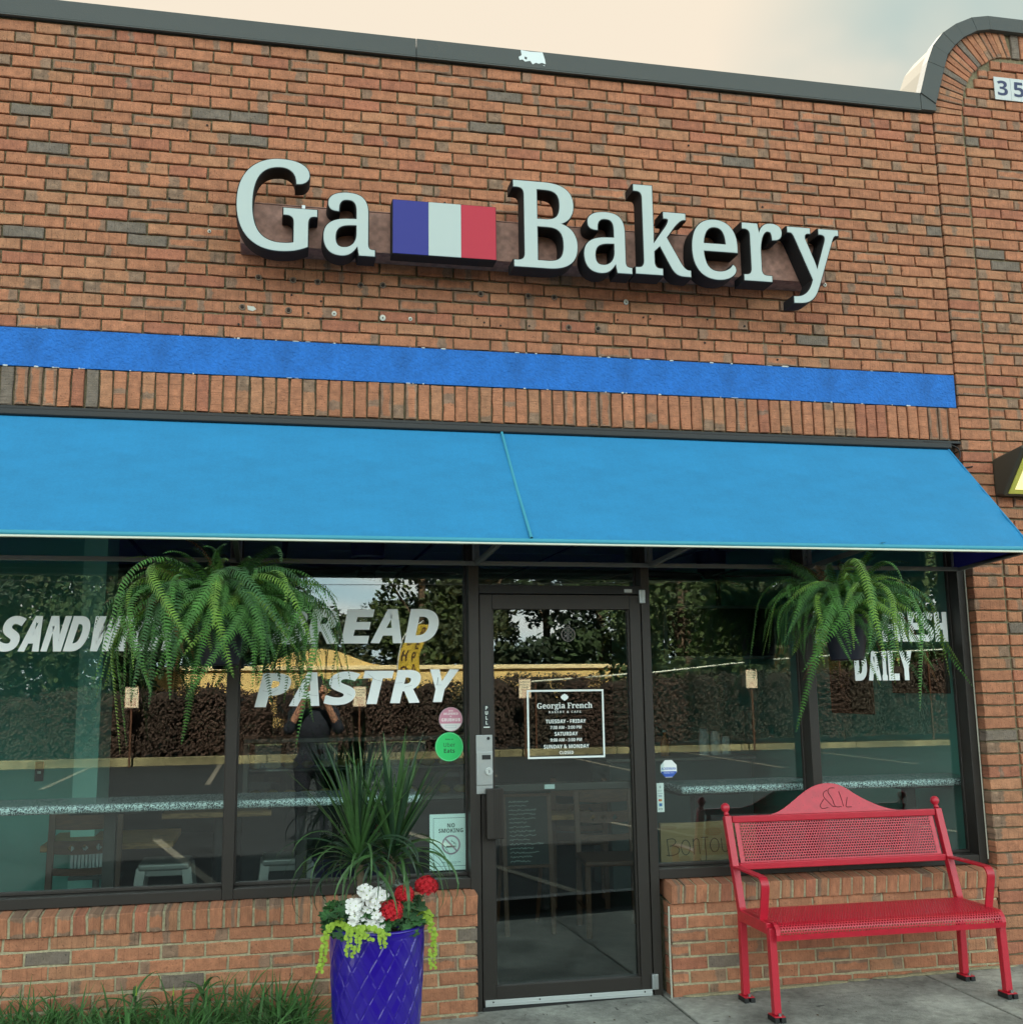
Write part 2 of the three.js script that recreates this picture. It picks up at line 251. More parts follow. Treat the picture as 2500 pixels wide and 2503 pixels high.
// lays bricks: the n nearest the lens become parts, the rest one part of kind stuff
function lay(parent, list, mat, n = 300, name = 'brick') {
  const c = V(-4, 1.6, 5.5);
  list.forEach((b) => { b.far = V(b.x, b.y, b.z).distanceTo(c); }); list.sort((a, b) => a.far - b.far);
  const rest = [];
  list.forEach((b, i) => {
    const m = new THREE.Mesh(b.g, mat); m.position.set(b.x, b.y, b.z); m.rotation.set(b.rx || 0, b.ry || 0, b.rz || 0, 'XYZ'); if (b.sx) m.scale.x = b.sx;
    if (i < n) { m.name = name; m.castShadow = m.receiveShadow = true; parent.add(m); } else { m.updateMatrix(); const g = b.g.clone(); g.applyMatrix4(m.matrix); rest.push(g); }
  });
  if (rest.length) { const m = part(parent, name + 's', rest, mat); m.userData.kind = 'stuff'; m.userData.label = 'the remaining bricks of the wall'; }
}
const pick = (a, r) => a[Math.floor(r() * a.length)];
const running = (x0, x1, y0, n, r, z, { skip, from = 'right', halfFirst = false, tilt = 0 } = {}) => {   // running bond between x0 and x1, n courses up from y0
  const out = [];
  for (let k = 0; k < n; k++) {
    const y = y0 + (k + 0.5) * CO + (r() - 0.5) * 0.002, off = (k + (halfFirst ? 1 : 0)) % 2, sh = (r() - 0.5) * 0.012;
    let x = from === 'right' ? x1 : x0; const dir = from === 'right' ? -1 : 1; let first = true;
    while (dir < 0 ? x > x0 + 0.03 : x < x1 - 0.03) {
      const half = (first && off), L = half ? BL / 2 + sh : BL, room = Math.abs((dir < 0 ? x0 : x1) - x); const l = Math.min(L, room); first = false;
      const xc = x + dir * l / 2; x += dir * l;
      if (l < 0.045) continue;
      const hb = l < 0.15, b = { g: pick(hb ? HALF : FULL, r), x: xc, y: y + (r() - 0.5) * 0.0025, z: z + (r() - 0.5) * 0.004, rz: (r() < 0.5 ? Math.PI : 0) + (r() - 0.5) * 0.006, sx: (l - 0.0102) / (hb ? 0.0925 : 0.1935) };
      if (!skip || !skip(b, l)) out.push(b);
    }
  }
  return out;
};
{ // upper wall: brick above the band, soldier course below it
  const YB = 3.2, r = rng(88);
  const w = part(building, 'front_wall', [bx(-6.4, 0.0, 2.995, 5.105, -0.30, -0.0175)], M.mortar, 'running bond brick wall above the blue band');
  lay(w, running(-6.38, -0.004, YB + 3 * CO, 25, r, 0, {}), M.brick, 300);
  const so = []; for (let k = 0; k < 94; k++) so.push({ g: pick(FULL, r), x: -0.0345 - k * 0.0677 + (r() - 0.5) * 0.003, y: YB - 0.1 + (r() - 0.5) * 0.003, z: 0.004 + (r() - 0.5) * 0.006, rz: (r() < 0.5 ? 1 : -1) * Math.PI / 2 + (r() - 0.5) * 0.012 });
  const s = part(building, 'soldier_course', [bx(-6.39, -0.002, 3.0, 3.2, -0.11, -0.0165)], M.mortar, 'row of upright bricks under the blue band');
  lay(s, so, M.brick, 300, 'soldier_brick');
  const band = part(building, 'stucco_band', [bx(-6.39, -0.012, 3.203, 3.402, -0.08, 0.0005)], M.stucco, 'bright blue rough stucco band');
  // flakes of pale mortar along the band's edges
  const fl = []; for (let k = 0; k < 70; k++) { const x = -6.2 + r() * 6.1, top = r() < 0.5, L = 0.006 + r() * r() * 0.06, h = 0.002 + r() * 0.004; const g = new THREE.IcosahedronGeometry(1, 0); g.scale(L / 2, h, 0.004); g.translate(x, top ? 3.4035 : 3.2015, 0.001); fl.push(g); }
  const flakes = part(band, 'mortar_flakes', fl, M.white); flakes.userData.kind = 'stuff';
  part(building, 'lintel', [bx(-6.39, 0.0, 2.985, 2.9985, -0.28, -0.004)], M.bronzeDark);
}
// pilaster with its arched head on the right
const outer = [[0.0, 5.108], [0.045, 5.235], [0.098, 5.405], [0.138, 5.508], [0.191, 5.583], [0.262, 5.653], [0.363, 5.706], [0.461, 5.727], [1.9, 5.727]];
const inner = [[0.203, 5.108], [0.214, 5.19], [0.232, 5.276], [0.278, 5.372], [0.348, 5.452], [0.441, 5.516], [0.502, 5.540], [0.60, 5.546], [1.9, 5.546]];
const capOut = [[-0.099, 5.213], [-0.031, 5.432], [0.018, 5.549], [0.092, 5.643], [0.19, 5.716], [0.307, 5.774], [0.43, 5.80], [1.92, 5.81]];
const capIn = [[0.002, 5.150], [0.080, 5.398], [0.113, 5.494], [0.171, 5.567], [0.240, 5.632], [0.340, 5.687], [0.437, 5.708], [1.92, 5.71]];
const along = (P, t) => { const L = []; let s = 0; for (let i = 1; i < P.length; i++) { L.push(s); s += Math.hypot(P[i][0] - P[i - 1][0], P[i][1] - P[i - 1][1]); } const d = t * s; for (let i = P.length - 1; i >= 1; i--) if (d >= L[i - 1]) { const q = Math.min(1, (d - L[i - 1]) / Math.hypot(P[i][0] - P[i - 1][0], P[i][1] - P[i - 1][1])); return [mix(P[i - 1][0], P[i][0], q), mix(P[i - 1][1], P[i][1], q)]; } return P[0]; };
{
  const r = rng(555);
  const body = poly([[0.014, -0.3], [1.9, -0.3], [1.9, 5.70], ...outer.slice(1, 8).reverse().map(([x, y]) => [x + 0.012, y - 0.006]), [0.014, 5.1]]);
  const p = part(building, 'pilaster', [metric(ext(body, 0.237, -0.2525))], M.mortar, 'brick pilaster with arched head beside the storefront');
  const list = [];
  for (let k = -4; k < 75; k++) { const y = 5.108 - (k + 0.5) * CO; if (k < 0 || y < -0.02) continue; list.push({ g: pick(FULL, r), x: 0.1035 + (r() - 0.5) * 0.003, y, z: (r() - 0.5) * 0.004, rz: (r() < 0.5 ? Math.PI : 0) + (r() - 0.5) * 0.006, sx: 1.02 }); }
  const inArch = (b, l) => { const yT = b.y + 0.03; if (yT < 5.12) return false; if (yT > 5.545) return true; let xi = 0.2; for (let i = 1; i < inner.length; i++) if (inner[i - 1][1] <= yT && inner[i][1] >= yT && inner[i][1] > inner[i - 1][1]) xi = mix(inner[i - 1][0], inner[i][0], (yT - inner[i - 1][1]) / (inner[i][1] - inner[i - 1][1])); const left = b.x - l / 2; if (left >= xi + 0.006) return false; const right = b.x + l / 2; if (right - xi < 0.04) return true; const nl = right - xi - 0.008; b.x = right - nl / 2 - 0.003; const hb = nl < 0.15; b.g = pick(hb ? HALF : FULL, r); b.sx = (nl - 0.006) / (hb ? 0.0925 : 0.1935); return false; };
  const y0 = 5.108 - 76 * CO;
  for (const b of running(0.214, 1.89, y0, 84, r, 0, { from: 'left', skip: inArch })) if (b.y > -0.03) list.push(b);
  lay(p, list, M.brick, 300);
  // the arch ring, brick by brick
  const N = 19, iL = inner.slice(0, 8), oL = outer.slice(0, 8); oL[7] = [0.56, 5.727];
  for (let k = 0; k < N; k++) {
    const a = (k + 0.07) / N, b = (k + 0.93) / N, I0 = along(iL, a), I1 = along(iL, b), O0 = along(oL, a), O1 = along(oL, b);
    const map = (u, v) => { const x0 = mix(O0[0], I0[0], u), y0_ = mix(O0[1], I0[1], u), x1 = mix(O1[0], I1[0], u), y1 = mix(O1[1], I1[1], u); return [mix(x0, x1, v), mix(y0_, y1, v)]; };
    part(p, 'arch_brick', brickGeo(0.1935, 0.0572, 0.1, Math.floor(r() * 64), r, 0.96, map), M.brick).position.z = (r() - 0.5) * 0.004;
  }
  for (let k = 0; k < 20; k++) { const m = part(p, 'arch_brick', pick(FULL, r), M.brick); m.position.set(0.60 + (k + 0.5) * 0.0655, 5.636, (r() - 0.5) * 0.004); m.rotation.z = Math.PI / 2; m.scale.set(0.93, 0.95, 1); }
  // pale roofing sheet that wraps the back of the arched head
  part(building, 'roof_flashing', metric(ext(poly([[-0.06, 5.0], [1.9, 5.0], [1.9, 5.76], ...capOut.slice(0, 7).reverse().map(([x, y]) => [x + 0.012, y - 0.014])]), 0.27, -0.3035)), M.cream, 'cream roofing sheet behind the arched head');
}
{ // metal coping
  const cop = new THREE.Group(); cop.name = 'coping'; building.add(cop);
  const xs = [-6.42, -3.26, -0.098]; for (let k = 0; k < 2; k++) part(cop, 'coping_panel', [rb(xs[k] + 0.0015, xs[k + 1] - 0.0015, 5.105 + 0.001 * k, 5.213 + 0.001 * k, -0.33, 0.028, 0.004), bx(xs[k] + 0.002, xs[k + 1] - 0.002, 5.099, 5.106, 0.012, 0.0265)], M.coping);
  part(cop, 'coping_panel', ext(poly([[-0.0965, 5.105], [0.004, 5.105], [0.004, 5.148], [-0.0965, 5.2115]]), 0.357, -0.33), M.coping);
  for (let k = 0; k < capOut.length - 1; k++) {
    const e = 0.0012, A = capOut[k], B = capOut[k + 1], C = capIn[k + 1], D = capIn[k], l = Math.hypot(B[0] - A[0], B[1] - A[1]), m = Math.hypot(C[0] - D[0], C[1] - D[1]);
    const q = (P, Q, t) => [mix(P[0], Q[0], t), mix(P[1], Q[1], t)];
    part(cop, 'coping_panel', ext(poly([q(A, B, e / l), q(B, A, e / l), q(C, D, e / m), q(D, C, e / m)]), 0.062 + 0.001 * (k % 2), -0.03, { bevelEnabled: true, bevelSize: 0.001, bevelThickness: 0.002, bevelSegments: 1 }), M.coping);
  }
  // paint flaked off the coping down to bare metal
  const r = rng(12), pts = [[-2.655, 5.21], [-2.60, 5.206], [-2.525, 5.209], [-2.512, 5.165], [-2.508, 5.137], [-2.53, 5.143], [-2.55, 5.135], [-2.565, 5.14], [-2.585, 5.128], [-2.60, 5.148], [-2.63, 5.14], [-2.645, 5.152], [-2.662, 5.147], [-2.668, 5.165], [-2.65, 5.178]];
  part(cop, 'bare_metal_patch', [ext(poly(pts, [[[-2.632, 5.172], [-2.618, 5.168], [-2.62, 5.152], [-2.634, 5.158]]]), 0.0012, 0.0284), ext(poly([[-2.525, 5.128], [-2.512, 5.124], [-2.515, 5.13]]), 0.0012, 0.0284)], M.aluBright, 'bare silver patch where the paint has flaked');
}
{ // old anchor holes and plugs left in the brick around the sign
  const dark = std({ color: S(46, 40, 36), roughness: 0.95 }), ringM = std({ color: S(120, 104, 88), roughness: 0.9 }), plug = std({ color: S(196, 196, 184), roughness: 0.9 });
  const w = building.children.find((c) => c.name === 'front_wall');
  const rings = [[-4.10, 3.745], [-3.92, 3.742], [-3.79, 3.740], [-3.56, 3.737], [-3.44, 3.745], [-4.18, 3.575], [-3.94, 3.572], [-2.90, 3.73], [-2.63, 3.735], [-2.48, 3.737], [-2.40, 3.565], [-2.23, 3.567]];
  for (const [x, y] of rings) { const g = new THREE.TorusGeometry(0.014, 0.004, 6, 18); g.translate(x, y, 0.003); const a = part(w, 'anchor_ring', g, ringM); part(a, 'anchor_hole', (() => { const c = new THREE.CylinderGeometry(0.008, 0.008, 0.01, 14); c.rotateX(Math.PI / 2); c.translate(x, y, -0.0005); return c; })(), dark); }
  for (const [x, y, s] of [[-3.70, 3.568, 1], [-3.44, 3.560, 1.2], [-3.29, 3.563, 0.8], [-2.06, 3.735, 1.1], [-4.36, 3.985, 0.7], [-0.82, 3.92, 0.9]]) { const g = new THREE.IcosahedronGeometry(0.014 * s, 1); g.scale(1, 1.1, 0.3); g.translate(x, y, 0.003); const a = part(w, 'anchor_plug', g, plug); part(a, 'anchor_hole', (() => { const c = new THREE.CylinderGeometry(0.004, 0.004, 0.006, 10); c.rotateX(Math.PI / 2); c.translate(x, y - 0.002, 0.006); return c; })(), dark); }
  part(w, 'anchor_plug', ext(poly([[-4.155, 3.585], [-4.12, 3.582], [-4.108, 3.568], [-4.125, 3.556], [-4.15, 3.562]]), 0.002, 0.002), plug, 'white chip of filler');
  const r = rng(31); for (let k = 0; k < 34; k++) { const x = -4.6 + r() * 3.7, y = r() < 0.5 ? 4.12 + r() * 0.7 : 3.44 + r() * 0.25; const c = new THREE.CylinderGeometry(0.004 + r() * 0.003, 0.005, 0.008, 10); c.rotateX(Math.PI / 2); c.translate(x, y, 0.001); part(w, 'screw_hole', c, dark); }
}
{ // low walls under the windows, with their sill of bricks on edge
  const r = rng(909);
  const low = (x0, x1, label, leftReturn) => {
    const w = part(building, 'sill_wall', [bx(x0 + 0.013, x1 - 0.013, -0.3, 0.462, -0.2, -0.006)], M.mortarPale, label);
    lay(w, running(x0, x1, 0.465 - 8 * CO, 8, r, 0, { from: leftReturn ? 'left' : 'right', halfFirst: true }), M.brick, 300);
    const n = Math.round((x1 - x0) / 0.0695), pitch = (x1 - x0 - 0.004) / n;
    part(w, 'sill_bed', (() => { const g = bx(x0 + 0.012, x1 - 0.012, -0.047, 0.0425, -0.185, -0.006); g.rotateX(0.15); g.translate(0, 0.508, 0.022); return g; })(), M.mortarPale);
    for (let k = 0; k < n; k++) { const m = part(w, 'sill_brick', pick(ROW, r), M.brick); m.position.set(x0 + 0.002 + (k + 0.5) * pitch, 0.508 + (r() - 0.5) * 0.004, 0.022 + (r() - 0.5) * 0.005); m.rotation.set(0.15, 0, (r() - 0.5) * 0.012); }
  };
  low(-6.4, -2.945, 'low brick wall left of the door with a sill of bricks on edge', false);
  low(-1.932, 0.0, 'low brick wall right of the door with a sill of bricks on edge', true);
}
// storefront frames and glass
const FZ0 = -0.175, FZ1 = -0.065, GZ = -0.16;
const pane = (parent, x0, x1, y0, y1, z = GZ, tiltx = 0) => { const g = new THREE.BoxGeometry(x1 - x0, y1 - y0, 0.006); const m = part(parent, 'pane', g, M.glass); m.position.set((x0 + x1) / 2, (y0 + y1) / 2, z); m.rotation.y = tiltx; return m; };
{
  const win = (x0, x1, label, tilt) => {
    const y0 = 0.575, y1 = 2.985;
    const f = part(building, 'window', [rb(x0, x1, y0, y0 + 0.05, FZ0, FZ1, 0.003), rb(x0 + 0.001, x1 - 0.001, y0 + 0.0505, y0 + 0.066, GZ - 0.02, GZ + 0.02, 0.003)], M.bronze, label);
    part(f, 'top_rail', rb(x0, x1, y1 - 0.05, y1, FZ0, FZ1, 0.003), M.bronze);
    pane(f, x0 + 0.002, x1 - 0.002, y0 + 0.04, y1 - 0.04, GZ, tilt);
  };
  win(-6.3, -4.204, 'far left window pane with sandwich lettering', 0.0);
  win(-4.150, -2.970, 'window left of the door with bread and pastry lettering', 0.0);
  win(-1.957, -1.044, 'window right of the door behind the bench', 0.004);
  win(-0.988, -0.056, 'end window with fresh daily lettering', 0.0);
  const mul = (x0, x1, y0 = 0.574, y1 = 2.986) => part(building, 'mullion', [rb(x0, x1, y0, y1, FZ0 - 0.002, FZ1 + 0.002, 0.003), rb(x0 - 0.008, x1 + 0.008, y0 + 0.055, y1 - 0.05, GZ - 0.012, GZ + 0.014, 0.003)], M.bronze);
  mul(-4.2035, -4.1505); mul(-2.9695, -2.914, -0.05); mul(-2.006, -1.9575, -0.05); mul(-1.0435, -0.9885); mul(-0.0555, -0.004); mul(-6.36, -6.30);
  // transom over the door
  const t = part(building, 'transom', [rb(-2.9135, -2.0065, 2.080, 2.127, FZ0, FZ1, 0.003)], M.bronzeDark, 'glass transom over the door');
  part(t, 'top_rail', rb(-2.9135, -2.0065, 2.935, 2.985, FZ0, FZ1, 0.003), M.bronzeDark);
  pane(t, -2.912, -2.008, 2.12, 2.94);
  // the door leaf
  const D0 = -2.909, D1 = -2.010, dz0 = -0.125, dz1 = -0.070;
  const door = part(building, 'door', [rb(D0, D0 + 0.067, 0.0, 2.076, dz0, dz1, 0.003), rb(D1 - 0.062, D1, 0.0, 2.076, dz0, dz1, 0.003), rb(D0 + 0.0675, D1 - 0.0625, 1.997, 2.076, dz0, dz1, 0.003), rb(D0 + 0.0675, D1 - 0.0625, 0.031, 0.094, dz0, dz1, 0.003), rb(D0 + 0.0675, D0 + 0.077, 0.095, 1.996, dz0 + 0.01, dz1 - 0.012, 0.002), rb(D1 - 0.072, D1 - 0.0625, 0.095, 1.996, dz0 + 0.01, dz1 - 0.012, 0.002)], M.bronze, 'bronze framed glass door');
  pane(door, D0 + 0.068, D1 - 0.063, 0.09, 2.0, -0.098, 0.012);
  part(door, 'push_rail', rb(D0 + 0.07, D1 - 0.064, 1.038, 1.078, dz0 - 0.05, dz0 - 0.004, 0.006), M.bronze);
  part(door, 'handle', [rb(-2.892, -2.802, 0.819, 1.07, -0.045, -0.012, 0.004), ...[0, 1, 2, 3, 4].map((k) => rb(-2.855 + k * 0.009, -2.851 + k * 0.009, 0.822, 1.067, -0.013, -0.0105, 0.001)), rb(-2.885, -2.855, 0.85, 1.04, -0.071, -0.044, 0.003)], M.bronze);
  const lp = part(door, 'lock_plate', [rb(-2.937, -2.850, 1.04, 1.34, -0.0635, -0.056, 0.003)], M.alu, 'worn silver lock plate');
  part(lp, 'lock_cover', [rb(-2.935, -2.851, 1.085, 1.255, -0.0565, -0.050, 0.003)], M.alu);
  const cy = new THREE.CylinderGeometry(0.019, 0.020, 0.016, 24); cy.rotateX(Math.PI / 2); cy.translate(-2.872, 1.155, -0.046); part(lp, 'lock_cylinder', cy, M.aluBright);
  const kw = rb(-2.874, -2.870, 1.147, 1.163, -0.040, -0.0375, 0.001); part(lp, 'keyhole', kw, M.black);
  part(lp, 'maker_tag', rb(-2.908, -2.862, 1.215, 1.238, -0.0505, -0.0485, 0.001), M.black);
  const sc = new THREE.CylinderGeometry(0.008, 0.008, 0.006, 16); sc.rotateX(Math.PI / 2); sc.translate(-2.872, 1.322, -0.055); part(lp, 'screw_head', sc, M.bronzeDark);
  const sw = part(door, 'bottom_sweep', [rb(D0 + 0.008, D1 - 0.008, 0.0, 0.031, -0.069, -0.058, 0.002), bx(D0 + 0.008, D1 - 0.008, 0.012, 0.016, -0.0585, -0.0555)], M.aluBright, 'bright metal sweep along the foot of the door');
  for (const x of [-2.86, -2.62, -2.35, -2.06]) { const c = new THREE.CylinderGeometry(0.004, 0.004, 0.004, 10); c.rotateX(Math.PI / 2); c.translate(x, 0.022, -0.057); part(sw, 'screw_head', c, M.black); }
  for (const y of [2.0, 0.0]) part(building, 'hinge', [rb(-2.020, -1.985, y + 0.03, y + 0.105, -0.068, -0.050, 0.004), rb(-2.009, -2.003, y + 0.03, y + 0.105, -0.0675, -0.046, 0.002)], M.alu);
  part(building, 'threshold', [bx(-2.914, -2.006, -0.12, -0.002, -0.17, -0.055)], M.black);
  for (const t of [tube([[-1.938, -0.02, 0.006], [-1.939, 0.25, 0.004], [-1.937, 0.45, 0.005]], 0.005), tube([[-0.006, 0.6, -0.058], [-0.008, 1.6, -0.057], [-0.006, 2.4, -0.058]], 0.004)]) part(building, 'caulk_line', t, std({ color: S(176, 176, 160), roughness: 0.9 }));
}
// inside: floor, ceiling, walls, roof
structure('interior_floor', bx(-6.4, 0.2, -0.3, 0.0, -7.2, -0.17), M.floorIn, 'dark floor inside the shop', 'floor');
{
  const c = structure('interior_ceiling', bx(-6.4, 0.2, 2.80, 2.98, -7.2, -0.19), M.ceilGrid, 'suspended tile ceiling inside the shop', 'ceiling');
  const g = new RoundedBoxGeometry(1.19, 0.02, 0.58, 1, 0.004); for (let i = 0; i < 6; i++) for (let k = 0; k < 11; k++) { const m = part(c, 'ceiling_tile', g, M.ceilTile); m.position.set(-5.75 + i * 1.24, 2.795, -0.5 - k * 0.63); if (m.position.x > -0.3) { m.scale.x = 0.55; m.position.x -= 0.28; } }
}
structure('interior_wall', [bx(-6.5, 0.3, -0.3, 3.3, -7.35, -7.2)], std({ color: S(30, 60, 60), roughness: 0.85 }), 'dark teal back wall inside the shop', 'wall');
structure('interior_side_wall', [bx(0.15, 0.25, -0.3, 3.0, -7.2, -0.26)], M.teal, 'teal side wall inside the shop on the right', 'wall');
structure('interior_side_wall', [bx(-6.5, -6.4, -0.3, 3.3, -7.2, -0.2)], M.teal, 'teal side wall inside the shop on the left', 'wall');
structure('interior_partition', [bx(-6.4, -5.23, 0.001, 2.80, -2.5, -2.2)], M.teal, 'teal partition wall with a switch inside the shop', 'wall');
structure('interior_pier', [bx(-5.229, -5.08, 0.001, 2.80, -2.5, -1.95)], M.mint, 'pale mint pier at the end of the partition', 'pier');
part(building, 'roof', [bx(-6.6, 2.0, 3.3, 3.42, -9, -0.302), bx(-6.6, -6.5, -0.3, 3.3, -9, -0.302), bx(1.9, 2.0, -0.3, 3.3, -9, -0.4), bx(-6.5, 1.9, -0.3, 3.3, -9.0, -8.9)], M.cream, 'flat roof and rear walls');

// ---------------------------------------------------------------- awning
{
  const a = thing('awning', 'light blue sloping fabric awning over the storefront', 'awning');
  const X0 = -6.35, X1 = -0.115, YT = 2.935, ZT = 0.035, YF = 2.272, ZF = 0.66;
  const sheet = (x0, x1, off) => {
    const nx = Math.round((x1 - x0) * 22), ny = 22, pos = [], uv = [], idx = [];
    for (let j = 0; j <= ny; j++) for (let i = 0; i <= nx; i++) {
      const x = mix(x0, x1, i / nx), t = j / ny, e = Math.min(1, (x1 - x) / 0.5);
      let w = 0.004 * (fbm(x * 2.2, t * 2, 7, 3) - 0.5) * Math.sin(Math.PI * t) * 4 - 0.010 * Math.sin(Math.PI * t) * Math.min(1, (x1 - x) * 2) * Math.min(1, (x - x0) * 2);
      if (x1 === X1) w += 0.0045 * (1 - e) * (1 - e) * Math.sin(Math.PI * t) * Math.sin((t * 11 + (X1 - x) * 5) * 2.2);   // pull creases at the end
      pos.push(x, mix(YT, YF, t) + w * 0.7 - off * 0.7, mix(ZT, ZF, t) + w * 0.72 - off * 0.72); uv.push(x, t * 0.91);
    }
    for (let j = 0; j < ny; j++) for (let i = 0; i < nx; i++) { const p = j * (nx + 1) + i; idx.push(p, p + nx + 1, p + 1, p + 1, p + nx + 1, p + nx + 2); }
    const g = new THREE.BufferGeometry(); g.setAttribute('position', new THREE.Float32BufferAttribute(pos, 3)); g.setAttribute('uv', new THREE.Float32BufferAttribute(uv, 2)); g.setIndex(idx); g.computeVertexNormals(); return g;
  };
  const SX = -2.80;
  part(a, 'canopy', sheet(X0, SX, 0), M.canvas); part(a, 'canopy', sheet(SX, X1, 0), M.canvas);
  part(a, 'canopy_lining', sheet(X0, X1 - 0.002, 0.006), M.canvasIn);
  part(a, 'seam', tube([[SX, YT + 0.006, ZT + 0.006], [SX, mix(YT, YF, 0.5) - 0.001, mix(ZT, ZF, 0.5) - 0.001], [SX, YF + 0.008, ZF + 0.004]], 0.008, 20, 8), M.welt, 'blue green welt of the fabric seam');
  part(a, 'front_welt', tube([[X0, YF - 0.004, ZF + 0.004], [-3, YF - 0.006, ZF + 0.005], [X1, YF - 0.004, ZF + 0.004]], 0.012, 60, 10), M.welt);
  part(a, 'front_hem', rb(X0, X1 + 0.004, YF - 0.024, YF - 0.014, ZF - 0.012, ZF + 0.012, 0.003), M.hemWhite, 'pale hem strip along the front edge');
  const side = poly([[-ZT, YT], [-ZF, YF], [-ZF, YF - 0.01], [0.02, 2.236], [0.02, YT]]);
  const sg = ext(side, 0.003); sg.rotateY(Math.PI / 2); sg.translate(X1, 0, 0); part(a, 'side_panel', sg, M.canvasIn, 'deep blue end panel seen from inside');
  part(a, 'end_welt', tube([[X1 + 0.002, YT + 0.002, ZT], [X1 + 0.002, YF, ZF]], 0.006, 12, 8), M.canvas);
  part(a, 'head_rail', [rb(X0, X1 + 0.02, YT + 0.002, YT + 0.04, 0.004, 0.05, 0.01)], M.bronzeDark, 'dark rail where the awning meets the wall');
  part(a, 'rear_bar', rb(X0, X1 + 0.025, 2.220, 2.243, 0.006, 0.034, 0.003), M.greyTube);
  part(a, 'front_bar', rb(X0, X1 - 0.004, YF - 0.013, YF + 0.012, ZF - 0.045, ZF - 0.018, 0.003), M.greyTube);
  for (const x of [-6.1, -4.165, -2.94, -1.98, -1.04, X1 + 0.012]) {
    part(a, 'arm', bar([x, 2.231, 0.036], [x, YF - 0.006, ZF - 0.045], 0.024, 0.024), M.greyTube);
    part(a, 'rafter', bar([x, 2.243, 0.03], [x, YT - 0.03, 0.03], 0.022, 0.022), M.greyTube);
    const br = part(a, 'bracket', rb(x - 0.017, x + 0.017, 2.25, 2.42, -0.012, 0.004, 0.002), M.alu);
    const c = new THREE.CylinderGeometry(0.006, 0.006, 0.006, 10); c.rotateX(Math.PI / 2); c.translate(x, 2.29, 0.006); part(br, 'bolt', c, M.bronzeDark);
  }
  const wire = one('cable', tube([[-0.25, 2.985, 0.01], [-0.10, 2.972, 0.02], [-0.035, 2.945, 0.02], [-0.03, 2.90, 0.02], [-0.055, 2.862, 0.02], [0.0, 2.838, 0.008], [0.06, 2.846, 0.006]], 0.004, 40, 6), M.black, 'thin black cable looping beside the awning corner', 'cable');
}

// ---------------------------------------------------------------- sign
const loader = new FontLoader();
const serif = await loader.loadAsync('fonts/droid/droid_serif_regular.typeface.json');
const sansB = await loader.loadAsync('fonts/droid/droid_sans_bold.typeface.json');
function glyph(font, ch, x0, x1, y0, y1, shear = 0) {   // shapes of one character, stretched into a box
  const sh = font.generateShapes(ch, 1), b = new THREE.Box2();
  const all = sh.map((s) => { const e = s.extractPoints(10); e.shape.forEach((p) => b.expandByPoint(p)); return e; });
  const f = (p) => { const v = (p.y - b.min.y) / (b.max.y - b.min.y); return new THREE.Vector2(mix(x0, x1, (p.x - b.min.x) / (b.max.x - b.min.x)) + shear * (v - 0.5) * (y1 - y0), mix(y0, y1, v)); };
  return all.map((e) => { const s = new THREE.Shape(e.shape.map(f)); s.holes = e.holes.map((h) => new THREE.Path(h.map(f))); return s; });
}
